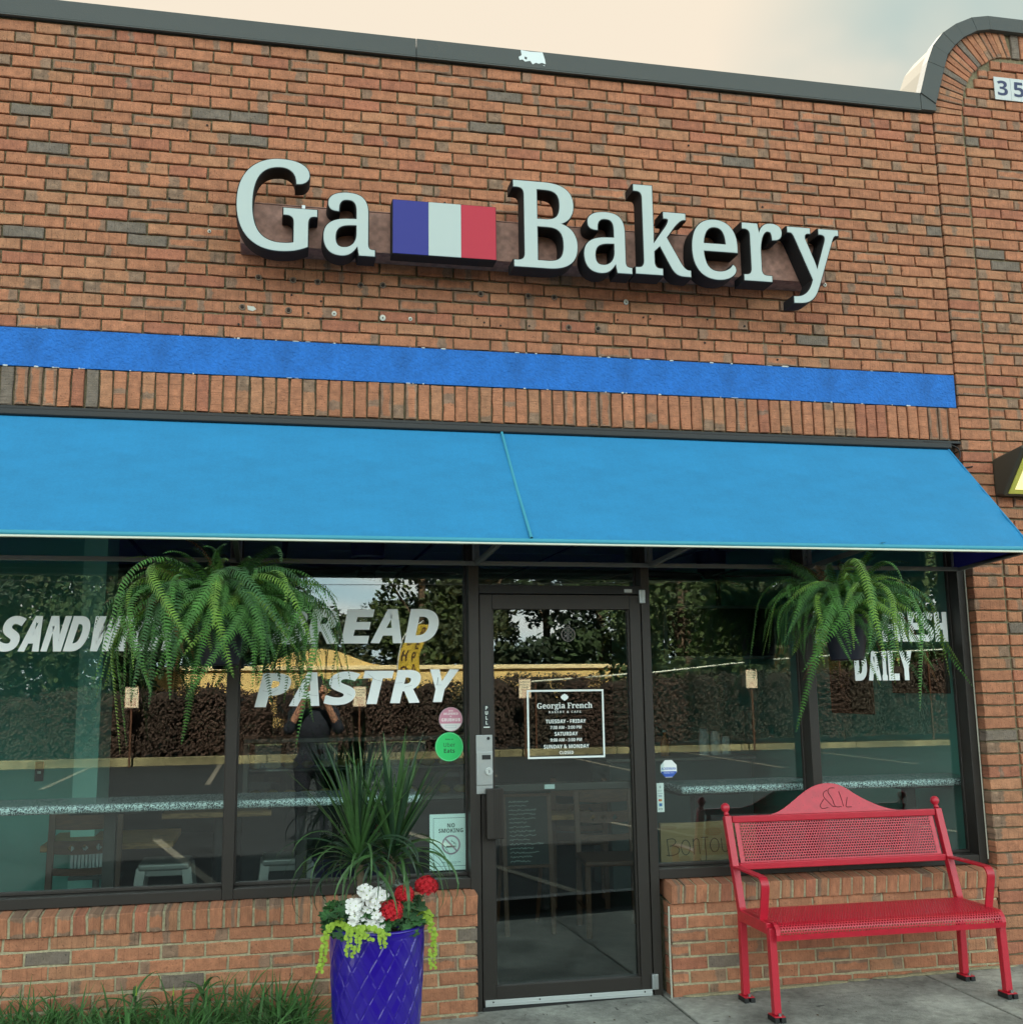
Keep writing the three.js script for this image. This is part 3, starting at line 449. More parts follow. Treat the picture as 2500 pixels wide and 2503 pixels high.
{
  const s = thing('shop_sign', 'shop sign of pale serif letters and a tricolour panel on a brown raceway', 'sign');
  part(s, 'raceway', [rb(-4.195, -0.90, 3.866, 4.092, 0.002, 0.15, 0.004)], M.raceway, 'weathered brown metal raceway');
  part(s, 'raceway_top', rb(-4.198, -0.897, 4.0925, 4.098, 0.002, 0.153, 0.002), M.raceway);
  const L = [['G', -4.213, -3.808, 3.788, 4.288], ['a', -3.774, -3.510, 3.786, 4.132], ['B', -2.770, -2.419, 3.792, 4.281], ['a', -2.382, -2.114, 3.786, 4.137], ['k', -2.092, -1.775, 3.797, 4.314], ['e', -1.761, -1.494, 3.793, 4.143], ['r', -1.460, -1.222, 3.801, 4.146], ['y', -1.186, -0.873, 3.688, 4.137]];
  for (const [ch, x0, x1, y0, y1] of L) {
    const cx = (x0 + x1) / 2, cy = (y0 + y1) / 2, o = 0.0045, sh = glyph(serif, ch, x0 - cx + o, x1 - cx - o, y0 - cy + o, y1 - cy - o);
    const body = part(s, 'letter', merge(sh.map((q) => ext(q, 0.112, 0, { bevelEnabled: true, bevelSize: 0.002, bevelThickness: 0.004, bevelSegments: 2, bevelOffset: o + 0.0035 }))), M.letterSide); body.position.set(cx, cy, 0.155);
    const f = part(body, 'letter_face', merge(sh.map((q) => ext(q, 0.003, 0.1155, { bevelEnabled: true, bevelSize: 0.001, bevelThickness: 0.001, bevelSegments: 1, bevelOffset: o - 0.001 }))), M.letterFace);
  }
  const fb = part(s, 'flag_box', rb(-3.418, -2.859, 3.826, 4.131, 0.1505, 0.245, 0.003), M.letterSide, 'black box of the tricolour panel');
  part(fb, 'flag_stripe', rb(-3.4145, -3.2265, 3.830, 4.127, 0.2445, 0.249, 0.001), M.flagBlue, 'blue stripe');
  part(fb, 'flag_stripe', rb(-3.2255, -3.0515, 3.830, 4.127, 0.2445, 0.249, 0.001), M.letterFace, 'white stripe');
  part(fb, 'flag_stripe', rb(-3.0505, -2.8625, 3.830, 4.127, 0.2445, 0.249, 0.001), M.flagRed, 'red stripe');
  part(s, 'bare_strip', rb(-3.884, -3.866, 4.02, 4.10, 0.153, 0.157, 0.001), M.alu);
  // house number
  const n = thing('house_number', 'white number plates reading 35 on the brick pilaster', 'number plate', [0.445, 5.239, 0]);
  for (let k = 0; k < 3; k++) {
    const p = part(n, 'number_plate', rb(k * 0.118 + 0.0008, k * 0.118 + 0.1172, 0, 0.156, 0.004, 0.010, 0.002), M.white);
    if (k < 2) part(p, 'digit', merge(glyph(sansB, '35'[k], k * 0.118 + 0.022, k * 0.118 + 0.094, 0.03, 0.132).map((q) => ext(q, 0.0015, 0.0102))), std({ color: S(38, 48, 84), roughness: 0.6 }));
  }
}

// ---------------------------------------------------------------- wall lamp
{
  const l = thing('wall_lamp', 'bronze wall pack lamp glowing yellow on the pilaster', 'lamp', [0.21, 0, 0]);
  const W = 0.37, prof = poly([[0, 2.672], [-0.075, 2.664], [-0.275, 2.905], [-0.255, 2.925], [0, 2.893]]);
  const g = ext(prof, W, 0, { bevelEnabled: true, bevelSize: 0.014, bevelThickness: 0.014, bevelSegments: 4, bevelOffset: -0.014 }); g.rotateY(Math.PI / 2);
  part(l, 'housing', g, std({ color: S(74, 72, 60), roughness: 0.55, metalness: 0.2 }));
  const n = V(0, -(0.275 - 0.075), 0.905 - 0.664 + 2 - 2).normalize(), c = V(W / 2, 2.7845, 0.175);   // outward normal of the sloping lens face
  n.set(0, -0.2, 0.241).normalize();
  const face = (w, h, d, off) => { const b = new RoundedBoxGeometry(w, h, d, 2, 0.004); const m = new THREE.Matrix4().lookAt(n, V(0, 0, 0), V(0, 1, 0)); b.applyMatrix4(m); b.translate(c.x + n.x * off, c.y + n.y * off, c.z + n.z * off); return b; };
  part(l, 'lens_frame', face(W - 0.02, 0.285, 0.01, 0.004), std({ color: S(206, 206, 90), roughness: 0.5 }));
  part(l, 'lens', face(W - 0.075, 0.225, 0.008, 0.0075), std({ color: S(240, 232, 150), emissive: new THREE.Color().setRGB(1, 0.86, 0.42), emissiveIntensity: 0.22 }));
  part(l, 'bulb_glow', face(W - 0.16, 0.13, 0.004, 0.0135), std({ color: S(255, 240, 220), emissive: new THREE.Color().setRGB(1, 0.9, 0.76), emissiveIntensity: 0.27 }));
  for (const [y, z] of [[2.865, 0.055], [2.735, 0.045]]) part(l, 'clip', [rb(-0.012, -0.002, y, y + 0.01, z, z + 0.05, 0.002), rb(-0.012, -0.002, y - 0.03, y, z, z + 0.012, 0.002)], M.greyTube);
  const al = new THREE.RectAreaLight(new THREE.Color().setRGB(1, 0.80, 0.38), 5, W - 0.06, 0.24); al.position.set(c.x + n.x * 0.02, c.y + n.y * 0.02, c.z + n.z * 0.02); al.lookAt(l.position.x + c.x + n.x * 2, c.y + n.y * 2, c.z + n.z * 2); al.name = 'lamp_light'; l.add(al);
}

// ---------------------------------------------------------------- lettering and stickers on the glass
const ZF = GZ + 0.003;   // outer face of the panes
function word(name, label, text, x0, x1, y0, y1, { shear = 0, slope = 0, gap = 0.1, only } = {}) {
  const g = thing(name, label, 'lettering');
  const ws = [...text].map((c) => (c === 'I' ? 0.42 : c === 'W' ? 1.42 : c === 'L' || c === 'E' || c === 'F' ? 0.86 : 1)), tot = ws.reduce((a, b) => a + b, 0) + gap * (text.length - 1), u = (x1 - x0 - shear * (y1 - y0) * 0.5) / tot; let x = x0 + shear * (y1 - y0) * 0.25;
  [...text].forEach((c, k) => { const w = ws[k] * u, dy = slope * (x - x0); part(g, 'letter', merge(glyph(sansB, c, x + 0.005, x + w - 0.005, y0 + dy + 0.005, y1 + dy - 0.005, shear).map((q) => ext(q, 0.0008, ZF + 0.0008, { bevelEnabled: true, bevelSize: 0.0002, bevelThickness: 0.0002, bevelSegments: 1, bevelOffset: 0.0055 }))), M.vinyl); x += w + gap * u; });
  return g;
}
word('sandwich_lettering', 'white slanted vinyl word SANDWICH on the far left window', 'SANDWICH', -5.318, -4.475, 1.785, 1.960, { shear: 0.26 });
word('bread_lettering', 'white slanted vinyl word BREAD on the window left of the door', 'BREAD', -3.985, -3.110, 1.817, 1.996, { shear: 0.2, slope: 0.008 });
const pastry = word('pastry_lettering', 'cracked white slanted vinyl word PASTRY on the window left of the door', 'PASTRY', -4.060, -3.018, 1.497, 1.668, { shear: 0.24, slope: 0.016, gap: 0.14 });
word('fresh_lettering', 'white vinyl word FRESH on the end window', 'FRESH', -0.505, -0.081, 1.822, 1.995, { gap: 0.12 });
word('daily_lettering', 'white vinyl word DAILY on the end window', 'DAILY', -0.696, -0.328, 1.600, 1.768, { gap: 0.12 });
{ const cr = std({ color: S(70, 84, 84), roughness: 0.7 }); const seg = (a, b) => part(pastry, 'crack', bar([a[0], a[1], ZF + 0.0022], [b[0], b[1], ZF + 0.0022], 0.0025, 0.0008, 0.0001), cr);
  for (const [a, b] of [[[-4.03, 1.58], [-3.985, 1.57]], [[-3.985, 1.57], [-3.955, 1.585]], [[-3.83, 1.56], [-3.75, 1.552]], [[-3.68, 1.635], [-3.63, 1.645]], [[-3.60, 1.56], [-3.575, 1.55]], [[-3.49, 1.66], [-3.455, 1.632]], [[-3.455, 1.632], [-3.41, 1.62]], [[-3.36, 1.61], [-3.31, 1.615]], [[-3.30, 1.59], [-3.26, 1.6]], [[-3.15, 1.60], [-3.10, 1.60]], [[-3.125, 1.60], [-3.12, 1.64]]]) seg(a, b); }
// canvas stickers: flat print on its own thin sheet
function canvasTex(w, h, draw) { const c = document.createElement('canvas'); c.width = w; c.height = h; const g = c.getContext('2d'); draw(g, w, h); const t = new THREE.CanvasTexture(c); t.colorSpace = THREE.SRGBColorSpace; t.magFilter = THREE.LinearFilter; return t; }
function sheetOn(parent, name, x0, x1, y0, y1, z, t, { shape, alpha = false, rough = 0.6, d = 0.001 } = {}) {
  let g; if (shape) { g = ext(shape, d, z); } else { g = new THREE.BoxGeometry(x1 - x0, y1 - y0, d); g.translate((x0 + x1) / 2, (y0 + y1) / 2, z + d / 2); }
  if (alpha) { g = new THREE.PlaneGeometry(x1 - x0, y1 - y0); g.translate((x0 + x1) / 2, (y0 + y1) / 2, z + d); }
  const p = g.attributes.position, u = new Float32Array(p.count * 2); for (let i = 0; i < p.count; i++) { u[2 * i] = (p.getX(i) - x0) / (x1 - x0); u[2 * i + 1] = (p.getY(i) - y0) / (y1 - y0); } g.setAttribute('uv', new THREE.BufferAttribute(u, 2));
  return part(parent, name, g, std({ map: t, roughness: rough, transparent: alpha, side: alpha ? THREE.DoubleSide : THREE.FrontSide }));
}
const circle = (cx, cy, r, n = 40) => poly([...Array(n)].map((_, k) => [cx + r * Math.cos(k / n * 6.28319), cy + r * Math.sin(k / n * 6.28319)]));
const txt = (g, s, x, y, px, f = 'bold', fam = 'sans-serif', maxW) => { g.font = `${f} ${px}px ${fam}`; g.textAlign = 'center'; g.textBaseline = 'middle'; g.fillText(s, x, y, maxW); };
{
  let t = thing('delivery_sticker', 'round pink and white delivery sticker on the glass above a green one', 'sticker', [-3.053, 1.356, 0], 'delivery stickers by the door');
  sheetOn(t, 'print', -0.064, 0.064, 0, 0.128, ZF + 0.0005, canvasTex(256, 256, (g, w, h) => { g.fillStyle = '#d9dcd8'; g.fillRect(0, 0, w, h); g.fillStyle = '#c98a9c'; g.fillRect(0, 0, w, 172); g.fillStyle = '#ece8e6'; txt(g, 'WE’RE', 128, 40, 18); txt(g, 'DELIVERED', 128, 70, 30); txt(g, 'BY', 128, 98, 16); txt(g, 'GRUBHUB', 128, 134, 46, 'bold', 'sans-serif', 206); g.strokeStyle = '#9fb4b8'; g.lineWidth = 3; g.strokeRect(70, 190, 116, 26); g.strokeStyle = '#b9a0a8'; g.lineWidth = 10; g.beginPath(); g.arc(128, 128, 124, 0, 7); g.stroke(); }), { shape: circle(0, 0.064, 0.063) });
  t = thing('delivery_sticker', 'round bright green delivery sticker on the glass beside the door', 'sticker', [-3.062, 1.203, 0], 'delivery stickers by the door');
  sheetOn(t, 'print', -0.075, 0.075, 0, 0.15, ZF + 0.0005, canvasTex(256, 256, (g, w, h) => { g.fillStyle = '#27c467'; g.fillRect(0, 0, w, h); g.fillStyle = '#123c28'; txt(g, 'Order on', 128, 62, 17, 'bold'); txt(g, 'Uber', 128, 112, 50, 'normal'); txt(g, 'Eats', 128, 164, 52, 'bold'); g.strokeStyle = '#7fd8a2'; g.lineWidth = 4; g.beginPath(); g.arc(128, 128, 122, 0, 7); g.stroke(); }), { shape: circle(0, 0.075, 0.075) });
  t = thing('no_smoking_notice', 'white no smoking notice in the window left of the door', 'notice', [-2.95, 0.652, 0]);
  sheetOn(t, 'print', -0.216, 0, 0, 0.282, GZ - 0.0055, canvasTex(384, 500, (g, w, h) => { g.fillStyle = '#e8f0ec'; g.fillRect(0, 0, w, h); g.strokeStyle = '#5a6c74'; g.lineWidth = 4; g.strokeRect(36, 36, w - 72, h - 72); g.fillStyle = '#20302f'; txt(g, 'NO', 200, 104, 50); txt(g, 'SMOKING', 200, 150, 50, 'bold', 'sans-serif', 236); g.lineWidth = 15; g.strokeStyle = '#a98a98'; g.beginPath(); g.arc(200, 276, 80, 0, 7); g.stroke(); g.beginPath(); g.moveTo(146, 220); g.lineTo(254, 332); g.stroke(); g.fillRect(154, 284, 66, 16); g.fillRect(224, 284, 10, 16); g.fillRect(238, 284, 7, 16); g.strokeStyle = '#20302f'; g.lineWidth = 5; g.beginPath(); g.moveTo(205, 232); g.bezierCurveTo(200, 262, 234, 240, 226, 268); g.moveTo(228, 262); g.bezierCurveTo(246, 256, 240, 272, 242, 278); g.stroke(); g.fillStyle = '#55656a'; txt(g, 'Georgia Smokefree Air Act of 2005', 200, 430, 11); txt(g, 'O.C.G.A. 31-12A-1 et seq.', 200, 444, 9, 'normal'); }), { rough: 0.8 });
  t = thing('security_sticker', 'white and blue octagonal security sticker on the glass right of the door', 'sticker', [-1.848, 1.087, 0]);
  sheetOn(t, 'print', -0.048, 0.048, 0, 0.096, ZF + 0.0005, canvasTex(192, 192, (g, w, h) => { g.fillStyle = '#e6ecea'; g.fillRect(0, 0, w, h); g.fillStyle = '#2b56b4'; g.fillRect(0, 124, w, 68); txt(g, 'ACKERMAN', 96, 96, 36, 'bold', 'sans-serif', 170); g.fillStyle = '#c8d4e8'; txt(g, '770-552-1111', 96, 140, 20, 'bold', 'sans-serif', 130); g.strokeStyle = '#e6ecea'; g.lineWidth = 8; g.strokeRect(4, 4, w - 8, h - 8); }), { shape: poly([...Array(8)].map((_, k) => [0.05 * Math.cos((k + 0.5) * Math.PI / 4), 0.048 + 0.05 * Math.sin((k + 0.5) * Math.PI / 4)])) });
  t = thing('payment_sticker', 'narrow white payment card sticker on the glass right of the door', 'sticker', [-1.921, 0.907, 0]);
  sheetOn(t, 'print', 0, 0.04, 0, 0.153, ZF + 0.0005, canvasTex(96, 368, (g, w, h) => { g.fillStyle = '#e4ebe6'; g.fillRect(0, 0, w, h); g.strokeStyle = '#56646a'; g.lineWidth = 4; for (let k = 0; k < 3; k++) { g.beginPath(); g.arc(30, 50, 10 + k * 8, -0.8, 0.8); g.stroke(); } g.fillStyle = '#8a9698'; g.fillRect(12, 92, 60, 3); g.fillRect(12, 104, 50, 3); g.fillStyle = '#3a4a80'; g.fillRect(12, 132, 66, 3); txt(g, 'VISA', 44, 164, 24); g.fillStyle = '#c8442c'; g.beginPath(); g.arc(34, 218, 15, 0, 7); g.fill(); g.fillStyle = '#d88a3c'; g.beginPath(); g.arc(54, 218, 15, 0, 7); g.fill(); g.fillStyle = '#2f6fb0'; g.fillRect(26, 258, 42, 38); g.strokeStyle = '#46545a'; g.strokeRect(24, 324, 44, 16); }));
  t = thing('pull_sticker', 'narrow vertical PULL sticker on the door frame', 'sticker', [-2.896, 1.374, 0]);
  sheetOn(t, 'print', 0, 0.037, 0, 0.12, -0.0692, canvasTex(96, 312, (g, w, h) => { g.fillStyle = '#1c2222'; g.fillRect(0, 0, w, h); g.fillStyle = '#d8e2dc'; [...'PULL'].forEach((c, k) => txt(g, c, 48, 42 + k * 66, 66)); g.fillRect(6, 292, 84, 14); }));
  t = thing('opening_hours', 'white framed opening hours lettering on the door glass', 'lettering', [-2.44, 1.208, -0.098]);
  t.rotation.y = 0.012;
  sheetOn(t, 'print', -0.2145, 0.2145, 0, 0.361, 0.0036, canvasTex(1024, 862, (g, w, h) => {
    g.clearRect(0, 0, w, h); g.strokeStyle = g.fillStyle = '#dce8e4'; g.lineWidth = 24; g.strokeRect(14, 14, w - 28, h - 28);
    g.beginPath(); g.save(); g.translate(500, 128); for (let k = -2; k <= 2; k++) { g.save(); g.rotate(k * 0.42); g.beginPath(); g.ellipse(0, -30, 22 - Math.abs(k) * 2, 44 - Math.abs(k) * 5, 0, 0, 7); g.fill(); g.restore(); } g.restore();
    txt(g, 'Georgia French', 500, 204, 96, 'bold', 'serif', 740); g.font = 'bold 40px serif'; txt(g, 'B A K E R Y   &   C A F E', 500, 282, 38, 'bold', 'serif', 560);
    txt(g, 'TUESDAY - FRIDAY', 510, 400, 66, 'bold', 'sans-serif', 530); txt(g, '7:30 AM - 3:00 PM', 510, 476, 54, 'bold', 'sans-serif', 420); txt(g, 'SATURDAY', 510, 556, 66, 'bold', 'sans-serif', 310); txt(g, '9:00 AM - 3:00 PM', 510, 632, 54, 'bold', 'sans-serif', 420); txt(g, 'SUNDAY & MONDAY', 510, 714, 66, 'bold', 'sans-serif', 600); txt(g, 'CLOSED', 510, 790, 54, 'bold', 'sans-serif', 190);
  }), { alpha: true });
  t = thing('door_ornament', 'small oval filigree ornament hung at the top of the door glass', 'ornament', [-2.418, 1.822, -0.092]);
  { const ring = new THREE.TorusGeometry(0.037, 0.0022, 6, 36); ring.translate(0, 0.041, 0.002); const parts = [ring]; for (const s of [-1, 1]) { for (let k = 0; k < 3; k++) { const c = new THREE.TorusGeometry(0.009, 0.0014, 5, 16); c.translate(s * 0.014, 0.02 + k * 0.021, 0.002); parts.push(c); } } parts.push(bar([0, 0.006, 0.002], [0, 0.078, 0.002], 0.003)); const h = new THREE.TorusGeometry(0.006, 0.0014, 5, 14); h.translate(0, 0.084, 0.002); parts.push(h); part(t, 'filigree', parts, M.steel); }
  t = thing('door_label', 'small white label stuck on the door rail', 'label', [-2.53, 1.051, -0.118]); part(t, 'paper', rb(-0.028, 0.028, -0.001, 0.022, -0.0065, -0.0045, 0.0005), M.white);
  t = thing('door_label', 'small pale label on the frame above the door corner', 'label', [-2.08, 2.09, -0.064]); part(t, 'paper', rb(-0.022, 0.022, 0, 0.018, 0, 0.0015, 0.0005), M.white);
  // Bonjour board leaning inside the glass
  t = thing('bonjour_board', 'rough wooden board with Bonjour burnt into it behind the window', 'sign board', [-1.893, 0.607, -0.225]);
  const bt = canvasTex(1024, 512, (g, w, h) => { const r = rng(3); g.fillStyle = '#8e7250'; g.fillRect(0, 0, w, h); for (let k = 0; k < 900; k++) { const y = r() * h, x = r() * w, l = 60 + r() * 300, q = r(); g.strokeStyle = `rgba(${q < 0.5 ? '84,60,36' : '176,150,108'},${0.05 + r() * 0.16})`; g.lineWidth = 1 + r() * 3; g.beginPath(); g.moveTo(x, y); g.bezierCurveTo(x + l * 0.3, y + (r() - 0.5) * 12, x + l * 0.6, y + (r() - 0.5) * 12, x + l, y + (r() - 0.5) * 8); g.stroke(); } for (const [x, y, a, b] of [[250, 420, 60, 40], [560, 120, 90, 50], [60, 60, 120, 26]]) { g.fillStyle = 'rgba(120,72,34,0.28)'; g.beginPath(); g.ellipse(x, y, a, b, 0, 0, 7); g.fill(); }
    g.strokeStyle = '#3c2e22'; g.lineWidth = 9; g.lineCap = 'round'; const P = (f) => { g.beginPath(); f(); g.stroke(); };
    P(() => { g.moveTo(68, 190); g.lineTo(84, 380); g.moveTo(66, 196); g.bezierCurveTo(180, 150, 190, 260, 92, 268); g.bezierCurveTo(240, 250, 230, 400, 60, 372); }); P(() => g.ellipse(262, 290, 46, 84, 0, 0, 7)); P(() => { g.moveTo(342, 196); g.lineTo(348, 372); g.moveTo(344, 230); g.bezierCurveTo(372, 170, 408, 190, 404, 250); g.lineTo(412, 366); }); P(() => { g.moveTo(430, 182); g.lineTo(500, 182); g.moveTo(468, 184); g.lineTo(478, 420); g.bezierCurveTo(476, 470, 420, 466, 414, 430); }); P(() => g.ellipse(570, 276, 46, 78, 0, 0, 7)); P(() => { g.moveTo(644, 200); g.lineTo(650, 320); g.bezierCurveTo(664, 380, 716, 360, 716, 310); g.lineTo(712, 200); g.moveTo(716, 310); g.lineTo(722, 356); }); P(() => { g.moveTo(772, 200); g.lineTo(778, 358); g.moveTo(774, 214); g.bezierCurveTo(850, 170, 866, 250, 784, 270); g.lineTo(856, 350); }); });
  sheetOn(t, 'board', 0, 0.56, 0, 0.236, 0, bt, { shape: poly([[0, 0], [0.56, 0.002], [0.558, 0.232], [0.4, 0.236], [0.2, 0.231], [0.003, 0.234]]), d: 0.024, rough: 0.8 });
}

// ---------------------------------------------------------------- red bench
{
  const b = thing('bench', 'red metal bench with perforated back and curved crest in front of the window', 'bench', [-0.975, 0, 0]);
  const H = 0.61, R = M.benchRed;
  // perforated plate in the xy plane, w x h, hole pitch p; bend() shapes it in 3-D
  function perforated(w, h, p, rad, t, bend, edge = 0.02) {
    const pos = [], nx = Math.floor((w - 2 * edge) / p), rowH = p * 0.866, ny = Math.floor((h - 2 * edge) / rowH), x0 = -nx * p / 2, y0 = -ny * rowH / 2;
    const tri = (a, c, d) => pos.push(...bend(...a), ...bend(...c), ...bend(...d)), quad = (a, c, d, e) => { tri(a, c, d); tri(a, d, e); };
    for (let j = 0; j < ny; j++) for (let i = 0; i < nx - (j % 2); i++) {
      const cx = x0 + (i + 0.5 + (j % 2) * 0.5) * p, cy = y0 + (j + 0.5) * rowH;
      for (let k = 0; k < 6; k++) {
        const a0 = (k / 6 + 1 / 12) * 6.28319, a1 = ((k + 1) / 6 + 1 / 12) * 6.28319, o = p / Math.sqrt(3);
        const O0 = [cx + o * Math.cos(a0), cy + o * Math.sin(a0)], O1 = [cx + o * Math.cos(a1), cy + o * Math.sin(a1)], I0 = [cx + rad * Math.cos(a0), cy + rad * Math.sin(a0)], I1 = [cx + rad * Math.cos(a1), cy + rad * Math.sin(a1)];
        quad([...I0, t], [...O0, t], [...O1, t], [...I1, t]); quad([...I0, -t], [...I1, -t], [...O1, -t], [...O0, -t]); quad([...I0, t], [...I1, t], [...I1, -t], [...I0, -t]);
      }
    }
    // rim
    const X = w / 2, Y = h / 2, xi = nx * p / 2 - p * 0.25, yi = ny * rowH / 2 - p * 0.2, N = 14;
    const rim = (xa, xb, ya, yb) => { for (let k = 0; k < N; k++) for (const [z, f] of [[t, 1], [-t, -1]]) { const horizontal = (xb - xa) > (yb - ya); const u0 = k / N, u1 = (k + 1) / N; const A = horizontal ? [[mix(xa, xb, u0), ya], [mix(xa, xb, u1), ya], [mix(xa, xb, u1), yb], [mix(xa, xb, u0), yb]] : [[xa, mix(ya, yb, u0)], [xb, mix(ya, yb, u0)], [xb, mix(ya, yb, u1)], [xa, mix(ya, yb, u1)]]; f > 0 ? quad(...A.map((q) => [...q, z])) : quad(...A.reverse().map((q) => [...q, z])); } };
    rim(-X, X, yi, Y); rim(-X, X, -Y, -yi); rim(-X, -xi, -yi, yi); rim(xi, X, -yi, yi);
    const g = new THREE.BufferGeometry(); g.setAttribute('position', new THREE.Float32BufferAttribute(pos, 3)); g.computeVertexNormals(); return metric(g);
  }
  // the back leans: y from the seat up, z goes back
  const lean = (y) => 0.150 - (y - 0.44) * 0.30;
  const backAt = (x, y, n) => [x, y + n * 0.287, lean(y) + n * 0.958];
  part(b, 'back_panel', perforated(2 * H - 0.05, 0.236, 0.0148, 0.0057, 0.0014, (x, y, n) => backAt(x, 0.765 + y, n)), R, 'perforated red back panel');
  for (const s of [-1, 1]) {
    const x = s * (H + 0.012);
    part(b, 'back_post', bar([x, 0.45, lean(0.45)], [x, 0.895, lean(0.895)], 0.038, 0.038, 0.005), R);
    const fz = lean(0.91); const fin = new THREE.LatheGeometry([[0, -0.012], [0.013, -0.012], [0.015, -0.004], [0.011, 0.004], [0.011, 0.007], [0.02, 0.016], [0.0245, 0.030], [0.02, 0.045], [0.01, 0.053], [0, 0.055]].map((p) => new THREE.Vector2(...p)), 24); fin.rotateX(-0.29); fin.translate(x, 0.908, fz); part(b, 'finial', fin, R);
    const gl = gy(-0.975 + x);
    const legs = [[0.148, 'back_leg'], [0.478, 'front_leg']];
    for (const [z, nm] of legs) {
      const front = nm === 'front_leg', foot = gl + 0.024; const g = front ? [bar([x, foot, z + 0.012], [x, 0.425, z - 0.004], 0.037, 0.037, 0.005)] : [bar([x, foot, z], [x, 0.46, z], 0.037, 0.037, 0.005)];
      const leg = part(b, nm, g, R);
      part(leg, 'foot_plate', rb(x - 0.027, x + 0.027, foot - 0.005, foot, z - 0.028, z + 0.05, 0.002), R);
      const bk = part(leg, 'rubber_block', [rb(x - 0.029, x - 0.005, gl - 0.004, foot - 0.0055, z - 0.03, z + 0.052, 0.003), rb(x + 0.005, x + 0.029, gl - 0.004, foot - 0.0055, z - 0.03, z + 0.052, 0.003), rb(x - 0.0045, x + 0.0045, gl - 0.004, foot - 0.0055, z - 0.03, z + 0.02, 0.002)], M.black);
      const bo = new THREE.CylinderGeometry(0.007, 0.008, 0.012, 8); bo.translate(x + 0.004, foot + 0.006, z + 0.038); part(leg, 'bolt', bo, M.steel);
    }
    part(b, 'seat_rail', [rb(x - 0.021, x + 0.021, 0.392, 0.446, 0.146, 0.47, 0.005)], R);
    // flat armrest: forward from the post, bent down to the seat rail
    const ap = [[0.04, 0.650], [0.34, 0.648], [0.385, 0.640], [0.403, 0.61], [0.392, 0.55], [0.366, 0.447]], crv = new THREE.CatmullRomCurve3(ap.map(([z, y]) => V(x, y, z + 0.03)), false, 'catmullrom', 0.4), P = crv.getPoints(40), pos = [];
    const q4 = (a, c, d, e) => pos.push(...a, ...c, ...d, ...a, ...d, ...e);
    for (let k = 0; k < 40; k++) { const A = P[k], B = P[k + 1], T = B.clone().sub(A).normalize(), n = V(0, T.z, -T.y).multiplyScalar(0.0045), w = 0.021; const c = (p, sx, sn) => [p.x + sx * w, p.y + sn * n.y, p.z + sn * n.z]; q4(c(A, -1, 1), c(B, -1, 1), c(B, 1, 1), c(A, 1, 1)); q4(c(A, 1, -1), c(B, 1, -1), c(B, -1, -1), c(A, -1, -1)); q4(c(A, 1, 1), c(B, 1, 1), c(B, 1, -1), c(A, 1, -1)); q4(c(A, -1, -1), c(B, -1, -1), c(B, -1, 1), c(A, -1, 1)); }
    const ag = new THREE.BufferGeometry(); ag.setAttribute('position', new THREE.Float32BufferAttribute(pos, 3)); ag.computeVertexNormals(); part(b, 'armrest', metric(ag), R);
  }
  part(b, 'back_rail', bar([-H + 0.012, 0.878, lean(0.878)], [H - 0.012, 0.878, lean(0.878)], 0.03, 0.034, 0.005), R);
  part(b, 'back_rail', bar([-H + 0.012, 0.648, lean(0.648)], [H - 0.012, 0.648, lean(0.648)], 0.03, 0.034, 0.005), R);
  // crest with the croissant cut into it
  const cs = new THREE.Shape(); cs.moveTo(-0.375, 0.0); cs.bezierCurveTo(-0.25, 0.018, -0.16, 0.15, -0.02, 0.156); cs.bezierCurveTo(0.05, 0.158, 0.09, 0.135, 0.135, 0.10); cs.bezierCurveTo(0.22, 0.045, 0.30, 0.01, 0.38, 0.0); cs.lineTo(-0.375, 0.0);
  const place = (g) => { g.rotateX(-0.291); g.translate(0, 0.894, lean(0.894) - 0.001); return g; };
  const crest = part(b, 'crest', place(ext(cs, 0.007, -0.0035, { curveSegments: 20, bevelEnabled: true, bevelSize: 0.001, bevelThickness: 0.001, bevelSegments: 1 })), R);
  const cut = (pts) => part(crest, 'croissant_groove', place(tube(pts.map(([x, y]) => [x, y, 0.0042]), 0.0022, 24, 6)), std({ color: S(74, 8, 20), roughness: 0.8 }));
  cut([[-0.045, 0.072], [-0.075, 0.035], [-0.066, 0.022], [-0.03, 0.026]]); cut([[-0.015, 0.12], [-0.04, 0.105], [-0.043, 0.085], [-0.018, 0.05], [0.0, 0.03]]); cut([[0.03, 0.13], [0.0, 0.128], [-0.012, 0.112], [0.004, 0.07], [0.016, 0.03], [0.05, 0.028]]); cut([[0.052, 0.11], [0.06, 0.06], [0.062, 0.03]]); cut([[0.095, 0.078], [0.085, 0.05], [0.078, 0.028], [0.11, 0.025]]); cut([[0.0, 0.03], [0.016, 0.03]]);
  // seat: perforated plate rolled over the front edge
  const seatBend = (x, s, n) => { const d = 0.216 - s; // s runs from back (+) to the rolled front (-)
    const flat = 0.33; if (d < flat) return [x, 0.4475 + n, 0.15 + d]; const a = (d - flat) / 0.045; if (a < 1.75) return [x, 0.4475 - 0.045 * (1 - Math.cos(a)) + n * Math.cos(a), 0.15 + flat + 0.045 * Math.sin(a) + n * Math.sin(a)]; const e = d - flat - 0.045 * 1.75; return [x, 0.4475 - 0.045 * (1 - Math.cos(1.75)) - e * Math.sin(1.75) + n * Math.cos(1.75), 0.15 + flat + 0.045 * Math.sin(1.75) + e * Math.cos(1.75) + n * Math.sin(1.75)]; };
  part(b, 'seat', perforated(2 * H + 0.02, 0.432, 0.0148, 0.0054, 0.0014, seatBend), R, 'perforated red seat rolled over at the front');
  part(b, 'seat_beam', rb(-H, H, 0.408, 0.432, 0.44, 0.465, 0.004), R); part(b, 'seat_beam', rb(-H, H, 0.402, 0.435, 0.128, 0.149, 0.004), R);
}

